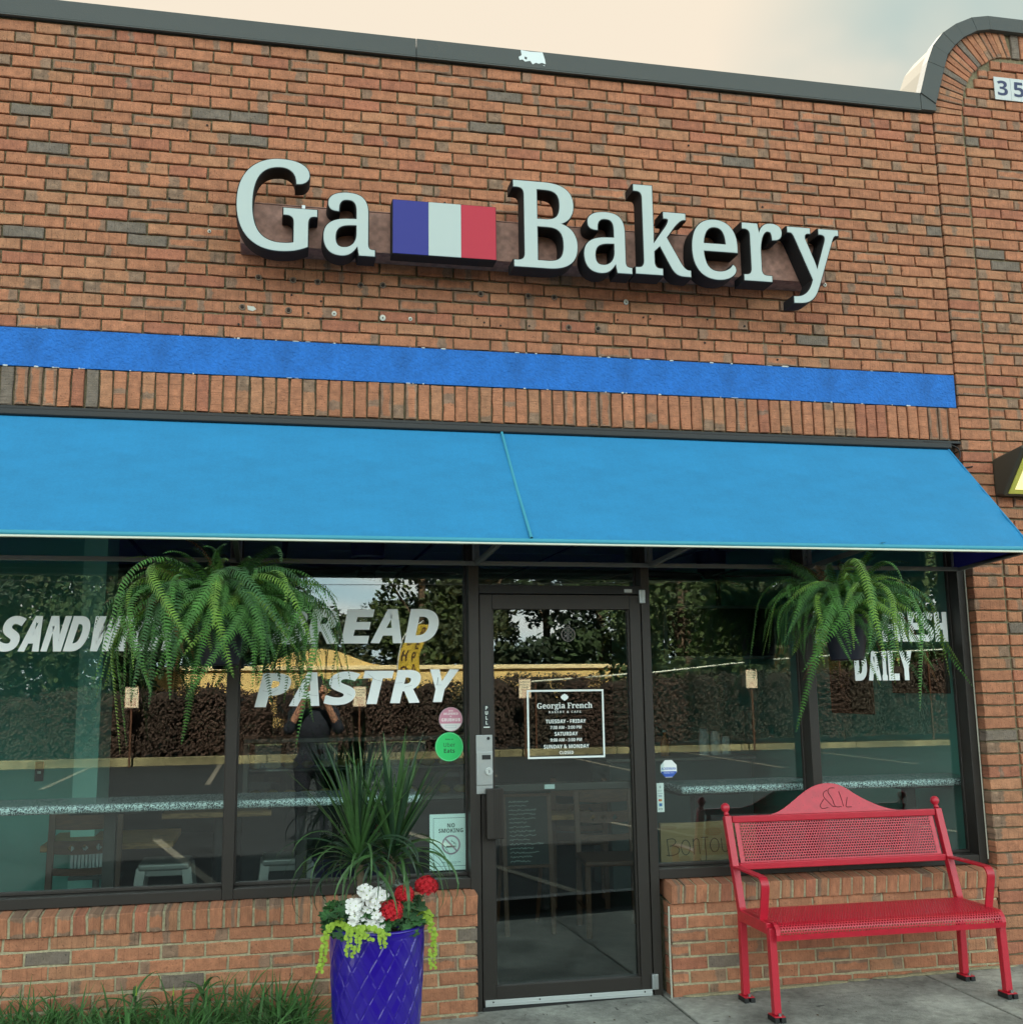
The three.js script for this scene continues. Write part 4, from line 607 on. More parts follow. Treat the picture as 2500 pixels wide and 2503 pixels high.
// ---------------------------------------------------------------- leaf helpers
function fromTris(pos, uv) { const g = new THREE.BufferGeometry(); g.setAttribute('position', new THREE.Float32BufferAttribute(pos, 3)); g.setAttribute('uv', new THREE.Float32BufferAttribute(uv || pos.flatMap((_, i) => (i % 3 === 2 ? [] : [pos[i] * 3])), 2)); g.computeVertexNormals(); return g; }
// a strap leaf along a bent spine in the x-y plane; returns positions
function strap(pos, { len, w, el, bend, seg = 8, ox = 0, oy = 0, oz = 0, az = 0, fold = 0.25, twist = 0 }) {
  let x = 0, y = 0, a = el; const P = []; const ca = Math.cos(az), sa = Math.sin(az);
  for (let k = 0; k <= seg; k++) { const t = k / seg; P.push([x, y, a, t]); a -= bend / seg * (0.4 + 1.2 * t); x += Math.cos(a) * len / seg; y += Math.sin(a) * len / seg; }
  const at = (k, s) => { const [px, py, pa, t] = P[k], ww = w * Math.min(1, 0.45 + t * 3) * (1 - Math.pow(t, 2.4)) * 0.5 + 0.0002, nx = -Math.sin(pa), ny = Math.cos(pa), lift = Math.abs(s) * ww * fold; const tw = twist * t; const lx = px + nx * (lift + Math.sin(tw) * s * ww), ly = py + ny * (lift + Math.sin(tw) * s * ww), lz = Math.cos(tw) * s * ww; return [ox + lx * ca - lz * sa, oy + ly, oz + lx * sa + lz * ca]; };
  for (let k = 0; k < seg; k++) for (const [s0, s1] of [[-1, 0], [0, 1]]) { const a0 = at(k, s0), a1 = at(k, s1), b0 = at(k + 1, s0), b1 = at(k + 1, s1); pos.push(...a0, ...b0, ...b1, ...a0, ...b1, ...a1); }
}
// ---------------------------------------------------------------- hanging ferns
function frondGeo(seed, len, el, bend, wid) {   // rachis with paired leaflets
  const r = rng(seed), pos = [], N = Math.round(len / 0.0138); let x = 0, y = 0, z = 0, a = el, yaw = 0; const P = [];
  const wob = (r() - 0.5) * 0.5;
  for (let k = 0; k <= N; k++) { const t = k / N; P.push([x, y, z, a, t]); a = Math.max(-1.5, a - bend / N * (0.5 + 1.1 * t)); yaw += wob / N; x += Math.cos(a) * Math.cos(yaw) * len / N; z += Math.cos(a) * Math.sin(yaw) * len / N; y += Math.sin(a) * len / N; }
  for (let k = 0; k < N; k++) { const A = P[k], B = P[k + 1], w = 0.0016 * (1 - k / N) + 0.0006; pos.push(A[0], A[1], A[2] - w, B[0], B[1], B[2] - w, B[0], B[1], B[2] + w, A[0], A[1], A[2] - w, B[0], B[1], B[2] + w, A[0], A[1], A[2] + w); }
  for (let k = 2; k <= N; k++) {
    const [px, py, pz, pa, t] = P[k], L = wid * Math.min(1, 0.35 + t * 4) * Math.pow(1 - t, 0.55) * (0.9 + 0.2 * r()) + 0.003, h = 0.0041 * (0.7 + 0.5 * (1 - t));
    const T = [Math.cos(pa), Math.sin(pa)], Nn = [-Math.sin(pa), Math.cos(pa)];
    for (const s of [-1, 1]) {
      const dr = -0.25 - 0.35 * r(), fw = 0.18 + 0.2 * r(); // leaflets droop and lean forward
      const e = [T[0] * fw + Nn[0] * dr, T[1] * fw + Nn[1] * dr, s * (1 - 0.1 * r())], el_ = Math.hypot(...e), E = e.map((q) => q / el_ * L);
      const b0 = [px - T[0] * h, py - T[1] * h, pz], b1 = [px + T[0] * h, py + T[1] * h, pz], m0 = [px + E[0] * 0.55 - T[0] * h * 0.9, py + E[1] * 0.55 - T[1] * h * 0.9, pz + E[2] * 0.55], m1 = [px + E[0] * 0.55 + T[0] * h * 0.9, py + E[1] * 0.55 + T[1] * h * 0.9, pz + E[2] * 0.55], tp = [px + E[0], py + E[1] - L * 0.12, pz + E[2]];
      pos.push(...b0, ...m0, ...m1, ...b0, ...m1, ...b1, ...m0, ...tp, ...m1);
    }
  }
  return fromTris(pos);
}
const FR = { arch: [], hang: [], up: [], drape: [] };
for (let k = 0; k < 7; k++) { const r = rng(400 + k); FR.arch.push(frondGeo(500 + k, 0.54 + r() * 0.14, 0.75 + r() * 0.5, 2.3 + r() * 0.6, 0.047 + r() * 0.008)); FR.hang.push(frondGeo(540 + k, 0.70 + r() * 0.32, 0.75 + r() * 0.5, 3.9 + r() * 0.8, 0.046 + r() * 0.008)); FR.up.push(frondGeo(580 + k, 0.40 + r() * 0.14, 1.2 + r() * 0.25, 1.2 + r() * 0.6, 0.044 + r() * 0.008)); FR.drape.push(frondGeo(620 + k, 0.40 + r() * 0.16, 0.3 + r() * 0.4, 2.4 + r() * 0.5, 0.046 + r() * 0.008)); }
function fern(pos, label, seed, potTop, spread, counts) {
  const f = thing('hanging_fern', label, 'fern', pos, 'ferns hanging under the awning'), r = rng(seed);
  const lathe = new THREE.LatheGeometry([[0, -0.235], [0.078, -0.235], [0.086, -0.228], [0.114, -0.02], [0.122, -0.018], [0.124, 0.0], [0.112, 0.0], [0.106, -0.03], [0, -0.035]].map((p) => new THREE.Vector2(...p)), 32); lathe.translate(0, potTop, 0);
  part(f, 'pot', lathe, M.fernPot);
  const top = 2.228 - pos[1];
  for (let k = 0; k < 3; k++) { const a = k * 2.094 + 0.4; part(f, 'hanger_wire', tube([[Math.cos(a) * 0.118, potTop - 0.005, Math.sin(a) * 0.118], [Math.cos(a) * 0.06, (potTop + top) / 2, Math.sin(a) * 0.06], [0, top - 0.05, 0]], 0.0025, 8, 5), M.bronzeDark); }
  const hk = new THREE.TorusGeometry(0.02, 0.003, 6, 18); hk.translate(0, top - 0.028, 0); part(f, 'hook', hk, M.bronzeDark);
  const add = (kind, n, sc, lift) => { for (let k = 0; k < n; k++) { const m = part(f, 'frond', pick(FR[kind], r), r() < 0.02 ? M.frondDry : r() < 0.18 ? M.frondPale : r() < 0.4 ? M.frondDark : M.frond); const a = (k + r() * 0.9) / n * 6.28319; const s = sc * (0.68 + r() * 0.5); m.position.set(Math.cos(a) * 0.05 * r(), potTop - 0.03 + lift * r(), -Math.sin(a) * 0.05 * r()); m.rotation.set((r() - 0.5) * 1.5, a, (r() - 0.5) * 0.55, 'YXZ'); m.scale.set(s * spread, s, s * spread); } };
  add('hang', counts[0], 1.0, 0.04); add('arch', counts[1], 0.98, 0.06); add('up', counts[2], 0.95, 0.06); add('drape', counts[3], 1.0, 0.03);
  return f;
}
fern([-4.225, 1.66, 0.35], 'large fern hanging over the window left of the planter, long trailing fronds', 21, 0.275, 0.96, [118, 66, 46, 60]);
fern([-1.03, 1.70, 0.35], 'smaller rounder fern hanging above the red bench, dark pot showing', 77, 0.24, 0.84, [50, 66, 60, 34]);

// ---------------------------------------------------------------- blue planter and its plants
const PX = -3.530, PZ = 0.78;
{
  const pl = thing('planter', 'tall glossy cobalt blue planter with woven diamond relief by the door', 'planter', [PX, gy(PX), PZ]);
  const H = 0.632, nu = 408, nv = 190, pos = [], idx = [];
  const rad = (t) => mix(0.138, 0.197, Math.pow(t, 0.55)) + 0.006 * Math.sin(t * Math.PI);
  for (let j = 0; j <= nv; j++) for (let i = 0; i <= nu; i++) {
    const t = j / nv, a = i / nu * 6.28319, u = i / nu * 17, v = t * 5.2; // diamond lattice of raised straps
    const d1 = Math.abs(((u + v) % 1 + 1) % 1 - 0.5), d2 = Math.abs(((u - v) % 1 + 1) % 1 - 0.5); const over = Math.floor(u + v) % 2 === 0;
    let g = Math.min(sstep(0.5, 0.415, d1), sstep(0.5, 0.415, d2)); g = 1 - g; const tilt = (over ? d1 : d2) * 0.006; const band = sstep(0.03, 0.06, t) * sstep(0.985, 0.955, t);
    const R = rad(t) + band * (tilt * 1.3 - g * 0.0026) + (t > 0.965 ? 0.004 * sstep(0.965, 0.985, t) : 0); pos.push(R * Math.cos(a), t * H, R * Math.sin(a));
  }
  for (let j = 0; j < nv; j++) for (let i = 0; i < nu; i++) { const p = j * (nu + 1) + i; idx.push(p, p + nu + 1, p + 1, p + 1, p + nu + 1, p + nu + 2); }
  const g = new THREE.BufferGeometry(); g.setAttribute('position', new THREE.Float32BufferAttribute(pos, 3)); g.setIndex(idx); g.computeVertexNormals();
  const rim = new THREE.LatheGeometry([[0.197, H], [0.199, H + 0.006], [0.190, H + 0.010], [0.178, H + 0.006], [0.172, H - 0.05], [0.168, H - 0.06]].map((p) => new THREE.Vector2(...p)), 72);
  part(pl, 'pot', metric(merge([g, rim])), M.pot);
  const soil = new THREE.CircleGeometry(0.172, 40); soil.rotateX(-Math.PI / 2); soil.translate(0, H - 0.045, 0); part(pl, 'potting_soil', soil, M.soil);
  const base = new THREE.CylinderGeometry(0.135, 0.135, 0.012, 48); base.translate(0, 0.006, 0); part(pl, 'base', base, M.pot);
}
const PT = gy(PX) + 0.592;   // soil level
{ // spiky dragon tree: two canes, each with a head of narrow leaves
  const d = thing('dragon_tree', 'spiky dragon tree with two canes in the blue planter', 'plant', [PX, PT, PZ]), r = rng(66);
  const stiff = [], limp = []; for (let k = 0; k < 12; k++) for (const [list, b0, b1, l0] of [[stiff, 0.1, 0.45, 0.36], [limp, 2.0, 1.2, 0.30]]) { const p = [], q = rng(900 + k + b0 * 100); strap(p, { len: l0 + q() * 0.14, w: 0.015 + q() * 0.007, el: 0, bend: b0 + q() * b1, seg: 11, fold: 0.3, twist: (q() - 0.5) * 0.9 }); list.push(fromTris(p)); }
  for (const [sx, sz, h, n, lean] of [[-0.065, 0.0, 0.33, 96, -0.1], [0.058, -0.02, 0.33, 96, 0.08]]) {
    part(d, 'cane', tube([[sx * 0.8, 0, sz], [sx, h * 0.5, sz], [sx + lean * 0.15, h, sz]], 0.017, 12, 10), M.cane);
    for (let k = 0; k < n; k++) {
      const t = k / n, m = part(d, 'leaf', pick(t > 0.42 ? stiff : limp, r), r() < 0.4 ? M.bladeDark : M.blade); const el = (t > 0.42 ? mix(0.98, 1.52, (t - 0.42) / 0.58) : mix(0.35, 1.1, t / 0.42)) + (r() - 0.5) * 0.25, az = k * 2.39996 + r() * 0.4;
      m.position.set(sx + lean * 0.15, h - 0.06 + t * 0.09, sz); m.rotation.set((r() - 0.5) * 0.4, az, el, 'YXZ'); const s = (0.84 + r() * 0.32); m.scale.set(s, s, s);
    }
  }
}
// geraniums: round lobed leaves and ball flower heads
function lobedLeaf(rad, lobes, seed) { const r = rng(seed), pos = [], n = lobes * 4; const pt = (k) => { const a = 0.35 + k / n * (6.28319 - 0.7), q = rad * (0.86 + 0.14 * Math.cos(k / 4 * 6.28319)) * (0.95 + 0.1 * r()); return [q * Math.sin(a) * -1, 0.16 * rad + 0.05 * rad * Math.sin(k * 1.7), -q * Math.cos(a)]; }; const P = [...Array(n + 1)].map((_, k) => pt(k)); for (let k = 0; k < n; k++) pos.push(0, 0, 0, ...P[k], ...P[k + 1]); return fromTris(pos); }
function flowerGeo(rad, petals, seed, cup = 0.25) { const r = rng(seed), pos = []; for (let k = 0; k < petals; k++) { const a = k / petals * 6.28319 + r() * 0.15, w = 6.28319 / petals * 0.56; const p = (da, q, y) => [Math.cos(a + da) * q * rad, y * rad, Math.sin(a + da) * q * rad]; const A = p(-w * 0.9, 0.55, cup * 0.4), B = p(-w * 0.62, 0.98, cup), C = p(0, 1.0 + 0.06 * r(), cup * 0.7), D = p(w * 0.62, 0.98, cup), E = p(w * 0.9, 0.55, cup * 0.4), O = [0, 0, 0], X = p(0, 0.55, cup * 0.05); for (const [u, v] of [[O, A], [A, B], [B, C], [C, D], [D, E], [E, O]]) pos.push(...X, ...u, ...v); } return fromTris(pos); }
const gLeaf = [0, 1, 2].map((k) => lobedLeaf(0.026, 7, 60 + k)), gFlor = [0, 1, 2].map((k) => flowerGeo(0.0115, 5, 80 + k, 0.35));
function geranium(pos, label, seed, heads, nleaf, spreadX) {
  const g = thing('geranium', label, 'flower', pos, 'red geraniums in the blue planter'), r = rng(seed);
  for (const [hx, hy, hz, hr] of heads) {
    part(g, 'stem', tube([[hx * 0.3, -0.02, hz * 0.3], [hx * 0.7, hy * 0.5, hz * 0.7], [hx, hy, hz]], 0.0025, 10, 5), M.geranium);
    const list = []; for (let k = 0; k < 58; k++) { const y = 1 - (k + 0.5) / 58 * 1.65, q = Math.sqrt(Math.max(0, 1 - y * y)), a = k * 2.39996, n = V(q * Math.cos(a), y, q * Math.sin(a)); const f = pick(gFlor, r).clone(); f.rotateY(r() * 6); f.applyQuaternion(new THREE.Quaternion().setFromUnitVectors(V(0, 1, 0), n)); const o = hr * (0.86 + r() * 0.22); f.translate(hx + n.x * o, hy + n.y * o * 0.85, hz + n.z * o); list.push(f); }
    const core = new THREE.IcosahedronGeometry(hr * 0.8, 1); core.scale(1, 0.8, 1); core.translate(hx, hy, hz); list.push(core);
    part(g, 'flower_head', list, M.petalRed);
  }
  for (let k = 0; k < nleaf; k++) { const m = part(g, 'leaf', pick(gLeaf, r), r() < 0.4 ? M.frondDark : M.geranium); const a = r() * 6.28, q = Math.sqrt(r()) * spreadX; m.position.set(Math.cos(a) * q, -0.02 + r() * 0.11 - q * 0.25, Math.sin(a) * q); m.rotation.set((r() - 0.5) * 1.0 + Math.sin(a) * 0.5, r() * 6.28, (r() - 0.5) * 1.0 - Math.cos(a) * 0.5); const s = 0.95 + r() * 0.55; m.scale.set(s, s, s); }
}
geranium([PX + 0.115, PT + 0.07, PZ + 0.05], 'red geranium with three flower heads at the right of the blue planter', 91, [[0.088, 0.128, 0.0, 0.044], [-0.012, 0.105, 0.03, 0.038], [-0.072, 0.052, 0.085, 0.047]], 90, 0.10);
{ // leafy green on the left
  const g = thing('foliage_plant', 'bushy dark green foliage plant at the left of the blue planter', 'plant', [PX - 0.125, PT + 0.075, PZ + 0.04]), r = rng(17);
  for (let k = 0; k < 95; k++) { const m = part(g, 'leaf', pick(gLeaf, r), r() < 0.5 ? M.frondDark : M.geranium); const a = r() * 6.28, q = Math.sqrt(r()) * 0.095; m.position.set(Math.cos(a) * q - 0.01, -0.03 + r() * 0.10 - q * 0.2, Math.sin(a) * q); m.rotation.set((r() - 0.5) * 1.2 + Math.sin(a) * 0.5, r() * 6.28, (r() - 0.5) * 1.2 - Math.cos(a) * 0.5); const s = 0.8 + r() * 0.6; m.scale.set(s, s, s); }
}
{ // white impatiens
  const g = thing('white_impatiens', 'cluster of flat white flowers at the front of the blue planter', 'flower', [PX - 0.045, PT + 0.05, PZ + 0.12]), r = rng(29);
  const fl = [0, 1].map((k) => flowerGeo(0.023, 5, 40 + k, 0.12));
  for (let k = 0; k < 40; k++) { const m = part(g, 'flower', pick(fl, r), M.petalWhite); const a = r() * 6.28, q = Math.sqrt(r()) * 0.078; m.position.set(Math.cos(a) * q * 1.1, 0.09 + Math.sin(a) * q * 1.15, 0.035 + 0.03 * r() - Math.abs(Math.cos(a)) * q * 0.2); m.rotation.set(0.9 + (r() - 0.5) * 0.8, 0, (r() - 0.5) * 0.9); const e = new THREE.SphereGeometry(0.003, 8, 6); part(m, 'flower_eye', e, M.lime); }
  for (let k = 0; k < 34; k++) { const m = part(g, 'leaf', pick(gLeaf, r), M.frondDark); const a = r() * 6.28, q = Math.sqrt(r()) * 0.08; m.position.set(Math.cos(a) * q, -0.01 + r() * 0.09, 0.01 + Math.sin(a) * q * 0.4); m.rotation.set((r() - 0.5) + 0.5, r() * 6.28, (r() - 0.5)); m.scale.setScalar(0.9 + r() * 0.5); }
}
{ // creeping lime leaves spilling over the rim
  const disc = (() => { const g = new THREE.CircleGeometry(0.0115, 10); const p = g.attributes.position; for (let i = 0; i < p.count; i++) p.setZ(i, 0.0016 * Math.cos(p.getX(i) * 300)); g.computeVertexNormals(); return g; })();
  const vine = (pos, label, seed, strands) => { const v = thing('creeping_jenny', label, 'plant', pos, 'lime creepers over the planter rim'), r = rng(seed); for (const pts of strands) { const c = new THREE.CatmullRomCurve3(pts.map((p) => V(...p))); part(v, 'stem', new THREE.TubeGeometry(c, 24, 0.0016, 5), M.lime); const n = Math.round(c.getLength() / 0.013); for (let k = 0; k <= n; k++) for (const s of [-1, 1]) { const p = c.getPoint(k / n), m = part(v, 'leaf', disc, M.lime); m.position.set(p.x + s * 0.008 + (r() - 0.5) * 0.01, p.y + (r() - 0.5) * 0.008, p.z + 0.004 + r() * 0.008); m.rotation.set((r() - 0.5) * 1.1 - 0.4, (r() - 0.5) * 1.2, 0); m.scale.setScalar((0.75 + r() * 0.5) * (1 - 0.4 * k / n)); } } };
  vine([PX, PT, PZ], 'lime green creeper spilling over the left front of the blue planter', 5, [[[-0.10, 0.06, 0.12], [-0.13, 0.07, 0.165], [-0.135, 0.03, 0.20], [-0.13, -0.03, 0.205]], [[-0.06, 0.05, 0.15], [-0.085, 0.07, 0.19], [-0.10, 0.03, 0.21], [-0.105, -0.01, 0.212]], [[-0.15, 0.07, 0.06], [-0.20, 0.07, 0.11], [-0.225, 0.02, 0.12], [-0.235, -0.05, 0.12], [-0.245, -0.10, 0.12]], [[-0.02, 0.04, 0.16], [-0.01, 0.06, 0.20], [0.0, 0.03, 0.215], [0.005, 0.005, 0.216]], [[-0.10, 0.07, 0.14], [-0.02, 0.065, 0.195], [0.02, 0.045, 0.21]], [[-0.17, 0.08, 0.07], [-0.15, 0.075, 0.13], [-0.09, 0.06, 0.18], [-0.05, 0.03, 0.205]]]);
  vine([PX, PT, PZ], 'lime green strand trailing down the right side of the blue planter', 8, [[[0.14, 0.07, 0.08], [0.195, 0.08, 0.10], [0.222, 0.02, 0.10], [0.222, -0.06, 0.095], [0.220, -0.12, 0.095]], [[0.15, 0.09, 0.05], [0.20, 0.10, 0.08], [0.215, 0.06, 0.09]]]);
}
{ // silvery dusty miller behind
  const g = thing('dusty_miller', 'silvery lacy leaved plant between the dragon tree canes and geranium', 'plant', [PX + 0.085, PT + 0.03, PZ - 0.03]), r = rng(44);
  const lf = [0, 1, 2].map((k) => { const q = rng(300 + k), pos = []; strap(pos, { len: 0.11, w: 0.006, el: 0.2, bend: 0.7, seg: 6 }); for (let i = 1; i < 7; i++) for (const s of [-1, 1]) strap(pos, { len: 0.022 + q() * 0.012, w: 0.008, el: 0.2, bend: 0.5, seg: 3, ox: 0.014 * i, oy: 0.004 * i - 0.0009 * i * i, oz: 0, az: s * (0.9 + q() * 0.3) }); return fromTris(pos); });
  for (let k = 0; k < 34; k++) { const m = part(g, 'leaf', pick(lf, r), M.silver); m.position.set((r() - 0.5) * 0.05, r() * 0.13, (r() - 0.5) * 0.05); m.rotation.set((r() - 0.5) * 0.6, r() * 6.28, 0.3 + r() * 0.9, 'YXZ'); }
}
// ---------------------------------------------------------------- planting bed by the wall
{
  const r = rng(202), pos = [];
  for (let k = 0; k < 250; k++) { const cx = -6.3 + Math.pow(r(), 0.9) * 2.52, cz = 0.10 + r() * 0.50; const n = 8 + Math.floor(r() * 7); for (let i = 0; i < n; i++) strap(pos, { len: 0.24 + r() * 0.20, w: 0.010 + r() * 0.008, el: 0.95 + r() * 0.6, bend: 0.6 + r() * 1.5, seg: 6, ox: cx + (r() - 0.5) * 0.06, oy: -0.06, oz: cz + (r() - 0.5) * 0.06, az: r() * 6.28, twist: (r() - 0.5) }); }
  const g = one('grass_border', fromTris(pos), M.grass, 'strappy green border grass along the foot of the left wall', 'grass'); g.userData.kind = 'stuff';
  const lf = [...Array(6)].map((_, k) => { const p = [], q = rng(700 + k); strap(p, { len: 0.15 + q() * 0.06, w: 0.017 + q() * 0.006, el: 0, bend: 0.9 + q() * 1.2, seg: 8, fold: 0.35 }); return fromTris(p); });
  const lily = (x, z, h, n, label, seed) => { const l = thing('lily_plant', label, 'plant', [x, -0.05, z], 'leafy lilies along the wall'), q = rng(seed); part(l, 'stem', tube([[0, 0, 0], [0.006, h * 0.5, 0.003], [0.0, h, 0.0]], 0.004, 8, 6), M.lily); for (let k = 0; k < n; k++) { const m = part(l, 'leaf', pick(lf, q), M.lily), t = k / n; m.position.set(0, h * (0.25 + 0.75 * t), 0); m.rotation.set((q() - 0.5) * 0.3, k * 2.39996 + q() * 0.5, mix(0.1, 1.1, t * t) + (q() - 0.5) * 0.3, 'YXZ'); m.scale.setScalar(0.75 + q() * 0.4); } part(l, 'bud', (() => { const c = new THREE.ConeGeometry(0.004, 0.05, 6); c.translate(0.004, h + 0.025, 0); return c; })(), M.lime); };
  lily(-4.56, 0.22, 0.285, 22, 'leafy lily in the middle of the border grass', 1); lily(-4.40, 0.20, 0.27, 10, 'slim lily just right of the middle one in the border grass', 2); lily(-4.26, 0.26, 0.31, 24, 'tall leafy lily in the border grass left of the planter', 3); lily(-5.02, 0.22, 0.24, 9, 'small lily near the left edge of the border grass', 4);
}

// ---------------------------------------------------------------- inside the shop
{
  for (const [x0, x1, lab] of [[-6.3, -3.19, 'speckled granite bar counter along the windows left of the door'], [-1.745, 0.14, 'speckled granite bar counter along the windows right of the door']]) {
    const c = thing('bar_counter', lab, 'counter', [x0, 0, 0], 'granite counters inside the windows');
    part(c, 'top', rb(0, x1 - x0, 0.986, 1.030, -0.62, -0.235, 0.02, 4), M.granite);
    const L = x1 - x0; for (const f of L > 2 ? [0.2, 0.485, 0.8] : [0.1, 0.82]) { part(c, 'post', [rb(L * f - 0.03, L * f + 0.03, 0.012, 0.972, -0.52, -0.46, 0.004)], M.bronze); part(c, 'post_plate', rb(L * f - 0.18, L * f + 0.18, 0.972, 0.985, -0.58, -0.30, 0.004), M.black); part(c, 'foot_plate', rb(L * f - 0.16, L * f + 0.16, 0.001, 0.012, -0.6, -0.36, 0.004), M.black); }
  }
  // ladder back chair
  function chair(pos, ry, label, s = 1) {
    const c = thing('wooden_chair', label, 'chair', pos, 'wooden chairs inside the shop', ry); c.scale.setScalar(s);
    for (const sx of [-1, 1]) { part(c, 'back_post', bar([sx * 0.19, 0.001, -0.19], [sx * 0.185, 0.45, -0.19], 0.038, 0.034, 0.006), M.woodDark); part(c, 'back_post', bar([sx * 0.185, 0.45, -0.19], [sx * 0.185, 0.92, -0.25], 0.038, 0.03, 0.006), M.woodDark); part(c, 'front_leg', bar([sx * 0.19, 0.001, 0.19], [sx * 0.19, 0.44, 0.19], 0.036, 0.036, 0.006), M.woodDark); part(c, 'stretcher', bar([sx * 0.19, 0.16, -0.18], [sx * 0.19, 0.16, 0.18], 0.02, 0.02), M.woodDark); }
    const slat = (y, h, holes) => { const sh = new THREE.Shape(); sh.moveTo(-0.17, y); sh.quadraticCurveTo(0, y - 0.02, 0.17, y); sh.lineTo(0.17, y + h); sh.quadraticCurveTo(0, y + h - 0.02, -0.17, y + h); sh.lineTo(-0.17, y); for (const hx of holes || []) sh.holes.push(new THREE.Path([[hx - 0.02, y + h / 2 - 0.01], [hx, y + h / 2 - 0.03], [hx + 0.02, y + h / 2 - 0.01], [hx, y + h / 2 + 0.012]].map((p) => new THREE.Vector2(...p)))); const z = -0.19 - (y + h / 2 - 0.45) * 0.128; return ext(sh, 0.016, z - 0.008); };
    part(c, 'back_slat', slat(0.80, 0.10), M.woodDark); part(c, 'back_slat', slat(0.665, 0.075, [-0.075, 0, 0.075]), M.woodDark); part(c, 'back_slat', slat(0.55, 0.04), M.woodDark);
    part(c, 'seat', rb(-0.21, 0.21, 0.44, 0.475, -0.2, 0.22, 0.014), M.woodDark);
    return c;
  }
  chair([-5.01, 0, -0.98], 0.05, 'dark ladder back chair behind the far left window');
  chair([-1.76, 0, -1.5], -0.12, 'dark ladder back chair seen through the door glass');
  chair([-1.72, 0, -2.4], 2.9, 'ladder back chair behind the Bonjour board');
  function table(pos, w, d, label) { const t = thing('wooden_table', label, 'table', pos, 'wooden tables inside the shop'); part(t, 'top', rb(-w / 2, w / 2, 0.70, 0.74, -d / 2, d / 2, 0.006), M.wood); part(t, 'pedestal', cyl(0, 0.02, 0, 0.04, 0.04, 0.68), M.black); part(t, 'foot', [bar([-0.25, 0.02, 0], [0.25, 0.02, 0], 0.05, 0.035), bar([0, 0.0195, -0.25], [0, 0.0195, 0.25], 0.05, 0.034)], M.black); }
  table([-4.95, -0.08, -1.9], 0.78, 0.62, 'light wooden table behind the far left chair'); table([-4.35, -0.04, -3.1], 0.78, 0.7, 'light wooden table deeper in the room on the left'); table([-2.0, -0.05, -2.3], 0.62, 0.62, 'light wooden table seen through the door');
  function stool(pos, label) { const s = thing('metal_stool', label, 'stool', pos, 'brushed metal stools at the counter'); part(s, 'seat', rb(-0.135, 0.135, 0.625, 0.665, -0.135, 0.135, 0.014), M.steel); for (const [sx, sz] of [[-1, -1], [-1, 1], [1, -1], [1, 1]]) part(s, 'leg', bar([sx * 0.195, 0.001, sz * 0.195], [sx * 0.118, 0.64, sz * 0.118], 0.052, 0.02, 0.004), M.steel); for (const sz of [-1, 1]) part(s, 'stretcher', bar([-0.17, 0.22, sz * 0.168], [0.17, 0.22, sz * 0.168], 0.02, 0.02), M.steel); for (const sz of [-1, 1]) part(s, 'apron', rb(-0.12, 0.12, 0.598, 0.63, sz * 0.122 - 0.004, sz * 0.122 + 0.004, 0.003), M.steel); }
  stool([-4.535, 0, -0.82], 'brushed metal stool behind the far left window beside the chair'); stool([-3.88, 0, -0.82], 'brushed metal stool behind the blue planter');
  // chalkboard easel
  { const a = thing('menu_easel', 'wooden easel chalkboard with the menu seen through the door', 'easel', [-2.31, 0, -1.6]); const W = 0.155;
    for (const s of [-1, 1]) part(a, 'frame_side', bar([s * W, 0.28, 0.06], [s * W, 0.88, 0.0], 0.03, 0.02), M.woodDark); part(a, 'frame_rail', bar([-W, 0.87, 0.002], [W, 0.87, 0.002], 0.028, 0.018), M.woodDark); part(a, 'frame_rail', bar([-W, 0.42, 0.046], [W, 0.42, 0.046], 0.028, 0.018), M.woodDark); for (const s of [-1, 1]) { part(a, 'leg', bar([s * W, 0.0, 0.09], [s * W, 0.3, 0.058], 0.03, 0.02), M.woodDark); part(a, 'rear_leg', bar([s * W * 0.9, 0.0, -0.3], [s * W * 0.9, 0.86, -0.012], 0.026, 0.018), M.woodDark); }
    const bt = canvasTex(256, 384, (g, w, h) => { const r = rng(9); g.fillStyle = '#1d2624'; g.fillRect(0, 0, w, h); g.strokeStyle = '#8fa19a'; g.lineWidth = 3; for (let k = 0; k < 15; k++) { let x = 18; const y = 26 + k * 24; const L = 120 + r() * 110; g.beginPath(); g.moveTo(x, y); while (x < L) { x += 5; g.lineTo(x, y + (r() - 0.5) * 11); } g.stroke(); } });
    const bg = new THREE.BoxGeometry(2 * W - 0.03, 0.43, 0.012); part(a, 'board', bg, std({ map: bt, roughness: 0.9 })).position.set(0, 0.645, 0.026); a.children[a.children.length - 1].rotation.x = -0.098; }
  // ceiling fans
  for (const [x, y, z, lab, a0] of [[-3.35, 2.38, -1.8, 'dark ceiling fan behind the bread window', 0.25], [-0.75, 2.38, -2.0, 'dark ceiling fan behind the window right of the door', 0.9]]) {
    const f = thing('ceiling_fan', lab, 'fan', [x, y, z], 'ceiling fans inside the shop'); part(f, 'rod', cyl(0, 0.2, 0, 0.012, 0.012, 0.2), M.black); part(f, 'canopy', cyl(0, 0.36, 0, 0.05, 0.07, 0.045), M.black); part(f, 'motor', cyl(0, 0.04, 0, 0.10, 0.12, 0.15, 28), M.black); part(f, 'motor_band', new THREE.TorusGeometry(0.115, 0.008, 6, 32).rotateX(Math.PI / 2).translate(0, 0.09, 0), M.steel); part(f, 'hub', cyl(0, -0.01, 0, 0.05, 0.08, 0.05, 24), M.black);
    for (let k = 0; k < 5; k++) { const a = a0 + k * 1.2566; const s = poly([[0.1, -0.03], [0.22, -0.06], [0.62, -0.07], [0.66, -0.04], [0.66, 0.04], [0.62, 0.07], [0.22, 0.06], [0.1, 0.03]]); const g = ext(s, 0.007); g.rotateX(-Math.PI / 2 + 0.18); g.rotateY(a); part(f, 'blade', g, M.black); }
  }
